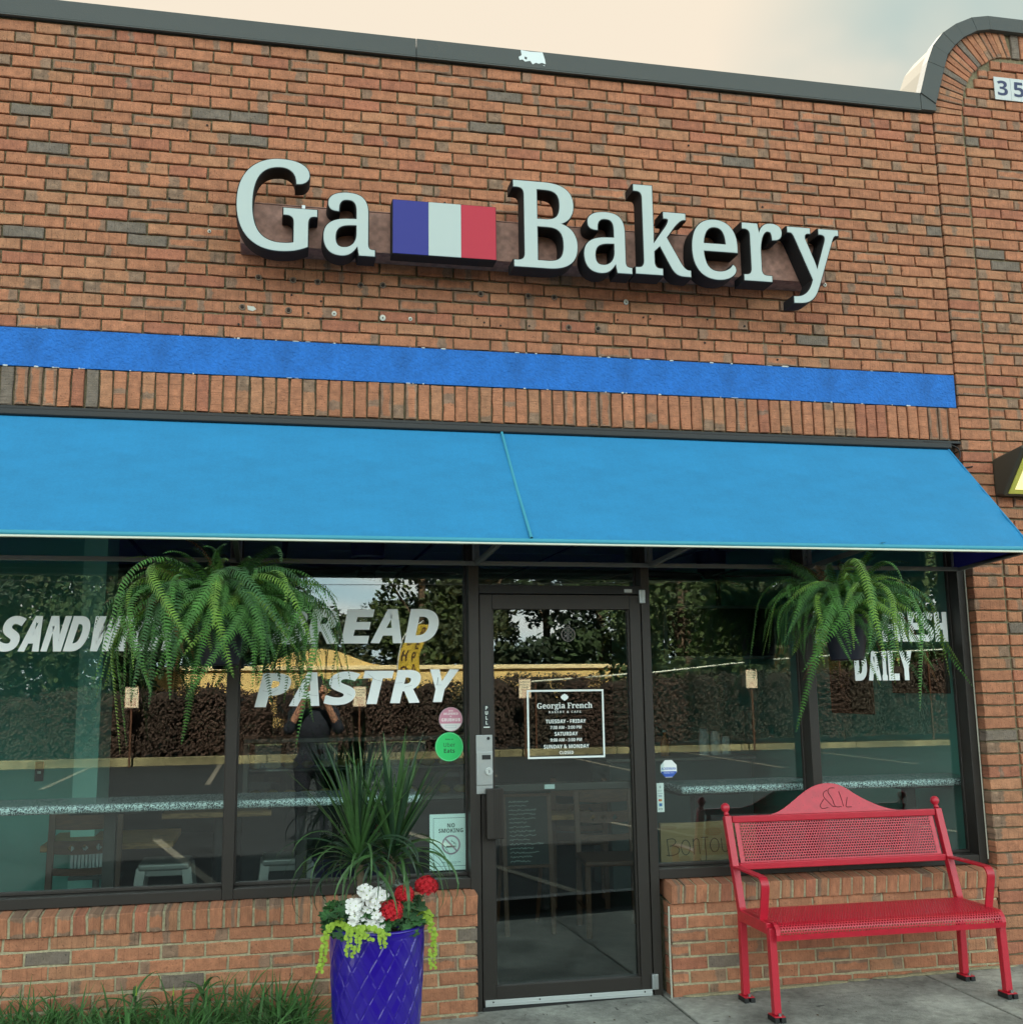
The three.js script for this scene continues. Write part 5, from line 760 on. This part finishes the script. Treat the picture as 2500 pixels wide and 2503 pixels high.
  // screen, pictures, switch, display case, shelf with cups
  { const t = thing('wall_screen', 'black wide screen hung inside behind the window right of the door', 'screen', [-0.45, 1.78, -2.55]); part(t, 'frame', rb(-0.48, 0.48, 0, 0.43, -0.04, 0, 0.006), M.greyTube); part(t, 'screen', rb(-0.455, 0.455, 0.025, 0.405, -0.002, 0.004, 0.003), phy({ color: S(10, 10, 12), roughness: 0.15 })); part(t, 'ceiling_mount', cyl(0, 0.431, -0.02, 0.02, 0.02, 0.58), M.black); }
  const pic = (y0, y1, z0, z1, lab) => { const p = thing('picture', lab, 'picture', [0.15, y0, (z0 + z1) / 2], 'dark pictures on the side wall'); const d = (z1 - z0) / 2, h = y1 - y0; part(p, 'frame', rb(-0.022, -0.001, 0, h, -d, d, 0.004), M.woodDark); part(p, 'picture_face', rb(-0.025, -0.0215, 0.03, h - 0.03, -d + 0.03, d - 0.03, 0.001), std({ color: S(64, 44, 34), roughness: 0.6, map: scaled(blotchTex, 2) })); };
  pic(1.365, 1.78, -1.93, -1.37, 'tall dark picture on the side wall behind the fern pot'); pic(1.515, 1.78, -1.11, -0.50, 'wide dark picture on the side wall behind the daily lettering');
  { const s = thing('light_switch', 'black switch plate on the teal partition', 'switch', [-5.484, 0.995, -2.2]); part(s, 'plate', rb(-0.028, 0.028, 0, 0.128, 0.0, 0.008, 0.003), M.black); part(s, 'toggle', rb(-0.012, 0.012, 0.05, 0.066, 0.008, 0.016, 0.003), M.white); }
  { const s = thing('card_basket', 'small rack of leaflets behind the far left chair', 'rack', [-4.99, 0.50, -1.46]); part(s, 'rack_tray', rb(-0.15, 0.15, -0.02, 0.0, -0.06, 0.06, 0.004), M.steel); part(s, 'rack_leg', cyl(0, -0.5, 0, 0.02, 0.02, 0.48), M.steel); const r = rng(6); for (let k = 0; k < 14; k++) part(s, 'leaflet', rb(-0.145 + k * 0.0205, -0.129 + k * 0.0205, 0, 0.15 + r() * 0.04, -0.03, 0.03, 0.002), M.white); }
  { const c = thing('display_case', 'pastry display case deep inside the shop', 'display case', [-3.2, 0, -4.2]); part(c, 'base', rb(-1.0, 1.0, 0.001, 0.62, -0.3, 0.3, 0.01), M.black); part(c, 'deck', rb(-1.0, 1.0, 0.62, 0.65, -0.3, 0.3, 0.004), M.steel); part(c, 'top', rb(-1.0, 1.0, 1.12, 1.16, -0.3, 0.2, 0.006), M.steel); for (const x of [-0.98, 0.98]) part(c, 'end_frame', rb(x - 0.02, x + 0.02, 0.65, 1.12, -0.3, 0.25, 0.004), M.steel); part(c, 'glass_front', rb(-0.96, 0.96, 0.651, 1.118, 0.24, 0.246, 0.001), M.glass); part(c, 'shelf', rb(-0.95, 0.95, 0.88, 0.895, -0.28, 0.15, 0.003), M.steel);
    const r = rng(14), bm = std({ color: S(196, 150, 84), roughness: 0.8 }), bread = new THREE.IcosahedronGeometry(0.06, 2); bread.scale(1.15, 0.6, 0.8); for (let k = 0; k < 13; k++) for (const y of [0.685, 0.93]) { const b = one('pastry', bread, bm, y < 0.8 ? 'golden pastry on the lower deck of the display case' : 'golden pastry on the upper shelf of the display case', 'pastry', y < 0.8 ? 'pastries on the lower deck' : 'pastries on the upper shelf'); b.position.set(-4.1 + k * 0.15, y, -4.13 + (r() - 0.5) * 0.1); b.rotation.y = r() * 3; } }
  { const c = thing('back_counter', 'low counter with cups seen right of the door', 'counter', [-0.75, 0, -3.0]); part(c, 'base', rb(-0.6, 0.6, 0.001, 0.98, -0.25, 0.25, 0.008), std({ color: S(54, 74, 72), roughness: 0.7 })); part(c, 'top', rb(-0.63, 0.63, 0.98, 1.01, -0.28, 0.28, 0.008), M.steel);
    for (const [x, n] of [[0.28, 6], [0.38, 5], [0.47, 3]]) { const s = thing('cup_stack', n > 5 ? 'tallest stack of white paper cups on the back counter' : n > 4 ? 'middle stack of white paper cups on the back counter' : 'short stack of white paper cups on the back counter', 'cups', [-0.75 + x, 1.01, -2.95]); for (let k = 0; k < n; k++) part(s, 'cup', cyl(0, 0.001 + k * 0.022, 0, 0.044, 0.034, 0.1, 20), M.white); }
    for (const [x, h, lab, col] of [[-0.2, 0.16, 'pale sauce bottle on the back counter', [210, 206, 180]], [-0.08, 0.19, 'amber sauce bottle on the back counter', [150, 96, 40]]]) { const b = thing('bottle', lab, 'bottle', [-0.75 + x, 1.01, -2.9]); part(b, 'body', new THREE.LatheGeometry([[0, 0], [0.034, 0], [0.036, h * 0.6], [0.014, h * 0.8], [0.013, h], [0, h]].map((p) => new THREE.Vector2(...p)), 20), std({ color: S(...col), roughness: 0.4 })); part(b, 'cap', cyl(0, h, 0, 0.015, 0.013, 0.02, 14), M.white); } }
}

// ---------------------------------------------------------------- across the car park (what the glass mirrors)
structure('kerb', (() => { const l = []; for (let k = 0; k < 24; k++) l.push(rb(-34 + k * 3 + 0.006, -31 + k * 3 - 0.006, -0.3, 0.03, 20.0, 20.16, 0.02)); return l; })(), std({ map: scaled(concreteTex, 0.4), color: S(226, 214, 170), roughness: 0.95 }), 'pale concrete kerb at the far side of the car park', 'kerb');
{ const w = thing('wheel_stop', 'dark rubber wheel stop on the asphalt in front of the door', 'wheel stop', [-1.5, -0.142, 2.75]); part(w, 'block', ext(poly([[-0.075, 0], [0.075, 0], [0.05, 0.1], [-0.05, 0.1]]), 1.8, -0.9, { bevelEnabled: true, bevelSize: 0.006, bevelThickness: 0.006, bevelSegments: 1 }).rotateY(Math.PI / 2 - 0.1), M.black); }
const leafQuad = (pos, c, n, s, r) => { const u = V(n.y + 0.3, n.z, -n.x + r() - 0.5).cross(n).normalize(), v = n.clone().cross(u).normalize(); const P = (a, b) => [c.x + u.x * a * s + v.x * b * s, c.y + u.y * a * s + v.y * b * s, c.z + u.z * a * s + v.z * b * s]; pos.push(...P(-1, -0.1), ...P(0, -0.55), ...P(1, 0.1), ...P(-1, -0.1), ...P(1, 0.1), ...P(-0.1, 0.6)); };
const hedgeMats = [[60, 45, 36], [54, 46, 35], [46, 48, 33], [68, 50, 40]].map((c) => phy({ color: S(...c), roughness: 0.85, side: THREE.DoubleSide }));
{ // clipped hedge behind the kerb, bush by bush
  const variants = [0, 1, 2].map((v) => { const r = rng(1000 + v), pos = []; for (let k = 0; k < 3600; k++) { const a = r() * 6.28, y = r(); const q = 0.55 + 0.45 * Math.pow(r(), 0.4); const top = 1.62 + 0.14 * fbm(Math.cos(a) * 2 + v, Math.sin(a) * 2, 5, 3); const n = V(Math.cos(a) * 0.8, 0.4 + 0.9 * (y - 0.4), Math.sin(a) * 0.8).add(V(r() - 0.5, r() - 0.5, r() - 0.5)).normalize(); leafQuad(pos, V(Math.cos(a) * q * 0.78, 0.04 + y * top * (0.8 + 0.2 * q), Math.sin(a) * q * 0.55), n, 0.028 + r() * 0.022, r); } return fromTris(pos); });
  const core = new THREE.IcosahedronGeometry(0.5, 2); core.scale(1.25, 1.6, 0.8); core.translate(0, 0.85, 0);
  const r = rng(33), where = ['at the far left', 'left of centre', 'in the middle', 'right of centre', 'at the far right'];
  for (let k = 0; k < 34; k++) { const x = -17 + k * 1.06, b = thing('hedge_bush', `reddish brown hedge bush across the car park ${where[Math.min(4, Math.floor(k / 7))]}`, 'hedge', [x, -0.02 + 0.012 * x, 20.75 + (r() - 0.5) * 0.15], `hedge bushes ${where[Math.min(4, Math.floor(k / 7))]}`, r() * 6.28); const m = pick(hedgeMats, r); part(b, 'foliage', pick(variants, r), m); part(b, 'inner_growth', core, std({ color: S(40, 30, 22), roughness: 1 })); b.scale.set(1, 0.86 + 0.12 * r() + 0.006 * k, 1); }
}
{ // reserved parking signs on posts
  const print = canvasTex(192, 288, (g, w, h) => { g.fillStyle = '#efe6c8'; g.fillRect(0, 0, w, h); g.strokeStyle = '#8c3a2c'; g.lineWidth = 6; g.strokeRect(8, 8, w - 16, h - 16); g.save(); g.translate(w, 0); g.scale(-1, 1); g.restore(); g.fillStyle = '#5c4630'; txt(g, 'PARKING', 96, 46, 34); txt(g, 'CUSTOMER', 96, 86, 30); txt(g, 'ONLY', 96, 124, 34); g.fillStyle = '#a04434'; for (let k = 0; k < 6; k++) g.fillRect(28, 154 + k * 20, 136 - (k % 3) * 14, 7); });
  for (const [x, y, lab] of [[-7.02, 1.62, 'cream parking sign on a post by the hedge at the far left'], [-1.90, 1.58, 'cream parking sign on a post by the hedge, second from the left'], [2.56, 1.72, 'cream parking sign on a post by the hedge, third from the left'], [8.18, 1.90, 'cream parking sign on a post by the hedge at the far right']]) {
    const s = thing('parking_sign', lab, 'sign', [x, 0.0, 19.62], 'parking signs along the hedge'); part(s, 'post', rb(-0.022, 0.022, -0.15, y - 0.02, 0.005, 0.045, 0.005), M.woodDark);
    const g = new THREE.BoxGeometry(0.30, 0.46, 0.006); const m = part(s, 'plate', g, [M.alu, M.alu, M.alu, M.alu, M.alu, std({ map: print, roughness: 0.6 })]); m.material = std({ map: print, roughness: 0.6 }); m.position.set(0, y - 0.23, 0.0); m.rotation.y = Math.PI; }
}
{ // feather flag
  const f = thing('feather_flag', 'yellow feather flag reading SHOE REPAIR in brown', 'flag', [-0.45, 0.0, 21.6]);
  part(f, 'pole', tube([[-0.36, 0, 0], [-0.34, 1.6, 0], [-0.30, 2.3, 0], [-0.12, 2.9, 0], [0.35, 3.25, 0]], 0.016, 40, 8), M.white);
  const t = canvasTex(256, 640, (g, w, h) => { g.fillStyle = '#d8b93c'; g.fillRect(0, 0, w, h); g.fillStyle = '#4c2814'; [...'SHOE'].forEach((c, k) => txt(g, c, 72, 130 + k * 128, 124)); [...'REPAIR'].forEach((c, k) => txt(g, c, 184, 62 + k * 102, 112)); });
  const pos = [], uv = [], N = 24; const P = (u, v) => [mix(-0.34, -0.30, v) + (v > 0.6 ? (v - 0.6) * 0.9 : 0) + u * (0.62 - 0.12 * v), 1.15 + v * 2.0, 0.05 * Math.sin(u * 5 + v * 4) + 0.02]; for (let j = 0; j < N; j++) for (let i = 0; i < 8; i++) { const c = [[i / 8, j / N], [(i + 1) / 8, j / N], [(i + 1) / 8, (j + 1) / N], [i / 8, (j + 1) / N]]; for (const k of [0, 1, 2, 0, 2, 3]) { pos.push(...P(...c[k])); uv.push(...c[k]); } }
  part(f, 'banner', fromTris(pos, uv), phy({ map: t, roughness: 0.8, side: THREE.DoubleSide, transmission: 0.3, thickness: 0 }));
}
{ // rail on top of the hedge at the right
  const f = thing('pipe_rail', 'thin pale pipe rail rising above the hedge', 'rail', [0, 0, 20.25]); part(f, 'top_rail', tube([[2.9, 1.66, 0], [5.1, 1.80, 0], [9.6, 2.2, 0], [16, 2.5, 0]], 0.02, 30, 8), M.hemWhite); for (const x of [3.0, 5.6, 8.2, 10.8, 13.4]) part(f, 'post', rb(x - 0.02, x + 0.02, 0, 1.62 + (x - 3) * 0.07, -0.02, 0.02, 0.004), M.woodDark);
}
{ // sunlit yellow building beyond the hedge
  const b = thing('yellow_building', 'long sunlit yellow shop building beyond the hedge with a curved gable', 'building', [0, -0.08, 45]); const y = std({ color: S(226, 196, 128), roughness: 0.9 }), tr = std({ color: S(240, 220, 170), roughness: 0.9 });
  part(b, 'wall', rb(-10.3, 14.6, -0.6, 2.42, 0, 12, 0.02), y); part(b, 'cornice', rb(-10.45, 14.75, 2.42, 2.62, -0.15, 12.1, 0.02), tr);
  const s = new THREE.Shape(); s.moveTo(-4.6, 0); s.bezierCurveTo(-3.6, 0.1, -3.2, 0.75, -1.9, 0.8); s.bezierCurveTo(-0.5, 0.8, 0, 0.15, 1.2, 0); s.lineTo(-4.6, 0); part(b, 'gable', ext(s, 0.4, 0).translate(0, 2.62, 0), y);
  part(b, 'fascia_sign', rb(-1.5, 0.6, 1.55, 2.0, -0.06, -0.002, 0.02), std({ color: S(46, 92, 60), roughness: 0.6 }));
  for (let k = 0; k < 8; k++) { const w = part(b, 'shop_window', rb(-9.6 + k * 3.0, -7.4 + k * 3.0, 0.3, 1.3, -0.03, -0.001, 0.01), M.bronzeDark); part(w, 'pane', rb(-9.5 + k * 3.0, -7.5 + k * 3.0, 0.36, 1.24, -0.036, -0.031, 0.002), phy({ color: S(40, 50, 54), roughness: 0.1 })); }
  const c = thing('tan_building', 'tan shop building far right beyond the hedge', 'building', [22, -0.4, 38]); part(c, 'wall', rb(0, 20, 0, 3.6, 0, 8, 0.02), y); part(c, 'cornice', rb(-0.1, 20.1, 3.6, 3.8, -0.1, 8.1, 0.02), tr); part(c, 'roof_band', rb(0, 20, 3.0, 3.12, -0.05, -0.001, 0.01), tr);
}
{ // trees
  const crown = (seed, n, pine) => { const r = rng(seed), pos = []; const cl = []; for (let k = 0; k < (pine ? 40 : 40); k++) { const y = r(), a = r() * 6.28, q = (pine ? (1 - y * 0.75) : Math.sin(Math.PI * (0.18 + 0.72 * y))) * (0.35 + 0.65 * Math.sqrt(r())); cl.push([Math.cos(a) * q * 2.2, (pine ? 1.2 : 0.6) + y * (pine ? 8.0 : 6.4), Math.sin(a) * q * 2.2, 0.6 + 0.5 * r()]); } for (let k = 0; k < n; k++) { const c = pick(cl, r), d = V(r() - 0.5, (r() - 0.5) * 0.7, r() - 0.5).normalize().multiplyScalar(c[3] * Math.cbrt(r()) * 0.95); leafQuad(pos, V(c[0], c[1], c[2]).add(d), V(r() - 0.5, r() - 0.2, r() - 0.5).normalize(), pine ? 0.13 : 0.15, r); } return fromTris(pos); };
  const crowns = [crown(1, 5200), crown(2, 5200), crown(3, 5200, true), crown(4, 5000, true)];
  const mats = [[52, 74, 36], [66, 84, 38], [44, 62, 40], [58, 70, 40]].map((c) => phy({ color: S(...c), roughness: 0.85, side: THREE.DoubleSide, transmission: 0.15, thickness: 0 })), bark = std({ color: S(92, 76, 60), roughness: 1 });
  const trunk = mergeGeometries([tube([[0, -0.5, 0], [0.06, 2, 0.03], [0, 4.5, 0.05], [0.05, 7, 0]], 0.14, 12, 8), tube([[0, 3, 0], [0.7, 4.2, 0.3], [1.3, 5.0, 0.4]], 0.06, 8, 6), tube([[0, 3.6, 0], [-0.8, 4.8, -0.2], [-1.2, 5.6, -0.5]], 0.05, 8, 6)]);
  const r = rng(61);
  const spots = []; for (let k = 0; k < 18; k++) spots.push([-32 + k * 4.0 + (r() - 0.5) * 1.6, 62 + r() * 6, 1.5 + r() * 0.5]);
  for (const q of [[-15, 34, 1.15], [-19, 31, 1.2], [-10.6, 40, 1.15], [17, 40, 1.35], [13, 36, 1.1], [21, 33, 1.25], [9.5, 60, 1.6], [5.2, 60, 1.5], [26, 36, 1.3]]) spots.push(q);
  spots.sort((a, b) => a[0] - b[0]);
  spots.forEach(([x, z, s], k) => { let h = s; if (x > -4 && x < 4.5 && z > 50) h = 0.92 + 0.12 * r(); const pine = k % 3 === 1; const t = thing(pine ? 'pine_tree' : 'leafy_tree', pine ? 'tall pine in the belt of trees beyond the hedge' : 'leafy tree in the belt of trees beyond the hedge', 'tree', [x, -0.4, z], 'trees beyond the car park', r() * 6.28); part(t, 'trunk', trunk, bark); part(t, 'crown', crowns[pine ? 2 + (k % 2) : k % 2], mats[k % 4]); t.scale.set(s * 1.05, h, s * 1.05); });
  for (const [y, z] of [[6.2, 30], [5.6, 30.3], [5.0, 30.6]]) one('overhead_wire', tube([[-30, y + 0.6, z], [-8, y, z], [14, y + 0.3, z], [34, y + 1.2, z]], 0.012, 40, 5), M.black, y > 6 ? 'highest overhead wire crossing the sky in the reflection' : y > 5.3 ? 'middle overhead wire crossing the sky in the reflection' : 'lowest overhead wire crossing the sky in the reflection', 'wire', 'overhead wires');
}

// ---------------------------------------------------------------- the person taking the picture, seen mirrored in the glass
{
  const p = thing('person', 'person in dark clothes with raised arms holding a phone, mirrored in the window', 'person', [-3.52, -0.12, 5.86]);
  // joints: x right, y up, facing -z (towards the shop)
  const J = { pel: [0, 0.95, 0.02, 0.145], che: [0, 1.28, 0.03, 0.155], nck: [0, 1.50, 0.03, 0.058], hd: [0, 1.635, -0.02, 0.10], sL: [-0.19, 1.42, 0.03, 0.07], sR: [0.19, 1.42, 0.03, 0.07], eL: [-0.26, 1.28, -0.17, 0.045], eR: [0.25, 1.28, -0.17, 0.045], wL: [-0.10, 1.60, -0.25, 0.031], wR: [0.09, 1.60, -0.25, 0.031], hL: [-0.10, 0.90, 0.02, 0.10], hR: [0.10, 0.90, 0.02, 0.10], kL: [-0.12, 0.50, 0.0, 0.062], kR: [0.12, 0.50, 0.0, 0.062], aL: [-0.13, 0.09, 0.03, 0.042], aR: [0.13, 0.09, 0.03, 0.042], tL: [-0.15, 0.035, -0.14, 0.035], tR: [0.15, 0.035, -0.14, 0.035] };
  const bones = [['pel', 'che'], ['che', 'nck'], ['nck', 'hd'], ['che', 'sL'], ['che', 'sR'], ['sL', 'eL'], ['sR', 'eR'], ['eL', 'wL'], ['eR', 'wR'], ['pel', 'hL'], ['pel', 'hR'], ['hL', 'kL'], ['hR', 'kR'], ['kL', 'aL'], ['kR', 'aR'], ['aL', 'tL'], ['aR', 'tR']];
  function blob(bs, joints, c, half, res, k) {
    const mc = new MarchingCubes(res, new THREE.MeshStandardMaterial(), false, false, 200000); mc.isolation = 0; const f = mc.field, smin = (a, b) => { const h = Math.max(k - Math.abs(a - b), 0) / k; return Math.min(a, b) - h * h * k * 0.25; };
    for (let z = 0; z < res; z++) for (let y = 0; y < res; y++) for (let x = 0; x < res; x++) {
      const P = [c[0] + (x / (res / 2) - 1) * half, c[1] + (y / (res / 2) - 1) * half, c[2] + (z / (res / 2) - 1) * half]; let d = 1;
      for (const [a, b] of bs) { const A = joints[a], B = joints[b], ab = [B[0] - A[0], B[1] - A[1], B[2] - A[2]], t = clamp(((P[0] - A[0]) * ab[0] + (P[1] - A[1]) * ab[1] + (P[2] - A[2]) * ab[2]) / (ab[0] ** 2 + ab[1] ** 2 + ab[2] ** 2)); d = smin(d, Math.hypot(P[0] - A[0] - ab[0] * t, P[1] - A[1] - ab[1] * t, P[2] - A[2] - ab[2] * t) - mix(A[3], B[3], t)); }
      f[x + y * res + z * res * res] = -d;
    }
    mc.update(); const n = mc.count, g = new THREE.BufferGeometry(); g.setAttribute('position', new THREE.BufferAttribute(mc.positionArray.slice(0, n * 3), 3)); g.setAttribute('normal', new THREE.BufferAttribute(mc.normalArray.slice(0, n * 3), 3)); g.scale(half, half, half); g.translate(...c); return metric(g);
  }
  const sub = (o, keys) => Object.fromEntries(keys.map((k) => [k, o[k]]));
  const skin = std({ color: S(176, 128, 102), roughness: 0.7 }), cloth = std({ color: S(26, 30, 40), roughness: 0.95 });
  // hands, one grid each: palm and five fingers closed round the phone's edges
  const hand = (s) => { const w = [s * 0.095, 1.60, -0.25], H = { w: [...w, 0.028], p: [s * 0.088, 1.655, -0.262, 0.026], q: [s * 0.092, 1.68, -0.262, 0.022], th0: [s * 0.076, 1.635, -0.245, 0.011], th1: [s * 0.064, 1.668, -0.232, 0.009], th2: [s * 0.05, 1.69, -0.228, 0.008] }; const B = [['w', 'p'], ['p', 'q'], ['w', 'th0'], ['th0', 'th1'], ['th1', 'th2']]; for (let k = 0; k < 4; k++) { const y = 1.652 + k * 0.019; H['a' + k] = [s * 0.096, y, -0.268, 0.0095]; H['b' + k] = [s * (0.088 - 0.003 * k), y + 0.012, -0.297, 0.0085]; H['c' + k] = [s * (0.060 - (k === 3 ? -0.008 : 0.004 * k)), y + 0.016, -0.303, 0.0078]; B.push(['q', 'a' + k], ['a' + k, 'b' + k], ['b' + k, 'c' + k]); } return blob(B, H, [s * 0.08, 1.66, -0.265], 0.1, 64, 0.012); };
  const fore = [0, 1].map((i) => { const L = i ? 'R' : 'L'; return blob([['e' + L, 'w' + L]], sub(J, ['e' + L, 'w' + L]), [(J['e' + L][0] + J['w' + L][0]) / 2, 1.44, -0.21], 0.26, 44, 0.02); });
  const head = (() => { const H = { a: [0, 1.66, -0.005, 0.088], b: [0, 1.62, -0.045, 0.07], c: [0, 1.565, -0.06, 0.045], n: [0, 1.63, -0.113, 0.012], n2: [0, 1.605, -0.122, 0.013], eL: [-0.085, 1.63, 0.0, 0.016], eL2: [-0.088, 1.605, 0.0, 0.011], eR: [0.085, 1.63, 0.0, 0.016], eR2: [0.088, 1.605, 0.0, 0.011], nk: [0, 1.47, 0.03, 0.055], m: [-0.02, 1.575, -0.098, 0.009], m2: [0.02, 1.575, -0.098, 0.009] }; return blob([['a', 'b'], ['b', 'c'], ['n', 'n2'], ['eL', 'eL2'], ['eR', 'eR2'], ['a', 'nk'], ['m', 'm2']], H, [0, 1.61, -0.03], 0.2, 64, 0.02); })();
  const body = part(p, 'body', [blob(bones.filter((b) => !b.includes('hd')), J, [0, 0.8, -0.02], 0.9, 110, 0.06)], cloth);
  part(body, 'forearm', fore[0], skin); part(body, 'forearm', fore[1], skin); part(body, 'hand', hand(-1), skin); part(body, 'hand', hand(1), skin); part(body, 'head', head, skin);
  const hair = new THREE.SphereGeometry(0.105, 28, 18, 0, 6.2832, 0, 1.7); hair.scale(0.94, 1.0, 1.02); hair.rotateX(0.45); hair.translate(0, 1.668, 0.008); part(body, 'hair', hair, std({ color: S(34, 26, 22), roughness: 0.8 }));
  for (const s of [-1, 1]) part(body, 'eye', new THREE.SphereGeometry(0.011, 12, 8).translate(s * 0.032, 1.632, -0.1), M.white);
  const ph = thing('phone', 'black phone held up by the mirrored person', 'phone', [-3.52, 1.535, 5.58]); part(ph, 'case', rb(-0.075, 0.075, 0.02, 0.17, -0.004, 0.005, 0.004), M.black); part(ph, 'lens', cyl(0, 0, 0, 0.008, 0.008, 0.003, 16).rotateX(-Math.PI / 2).translate(-0.05, 0.145, -0.004), M.gasket);
}

// ---------------------------------------------------------------- small traces on the pavement and walls
{ // pale mortar squeezed out where the wall meets the pavement
  const r = rng(404), m = std({ map: scaled(mortarPale, 3), color: S(238, 240, 236), roughness: 1, bumpMap: scaled(grainTex, 4), bumpScale: 0.004 }), low = building.children.filter((c) => c.name === 'sill_wall')[1];
  for (let k = 0; k < 26; k++) { const x = -1.9 + r() * 1.88, L = 0.04 + r() * 0.12; const g = new THREE.IcosahedronGeometry(1, 2), p = g.attributes.position; for (let i = 0; i < p.count; i++) { const q = 0.75 + 0.5 * fbm(p.getX(i) * 2 + k, p.getY(i) * 2 + p.getZ(i), 9, 3); p.setXYZ(i, p.getX(i) * L * q, p.getY(i) * 0.007 * q, p.getZ(i) * 0.02 * q); } g.translate(x, gy(x) + 0.001, 0.008 + r() * 0.014); g.computeVertexNormals(); part(low, 'mortar_smear', metric(g), m); }
}
{ // dried leaves and grit on the pavement
  const r = rng(515), m = std({ color: S(84, 70, 52), roughness: 1, side: THREE.DoubleSide });
  const pos = []; for (let k = 0; k < 60; k++) { const x = -3.2 + r() * 3.6, z = 0.03 + r() * r() * 1.2, y = gy(x) - 0.012 * Math.max(0, z - 0.2) + 0.003; leafQuad(pos, V(x, y + 0.002, z), V((r() - 0.5) * 0.4, 1, (r() - 0.5) * 0.4).normalize(), 0.004 + r() * 0.007, r); }
  const g = one('leaf_litter', fromTris(pos), m, 'scattered dry leaf bits on the grey pavement', 'litter'); g.userData.kind = 'stuff';
}

renderer.render(scene, camera);
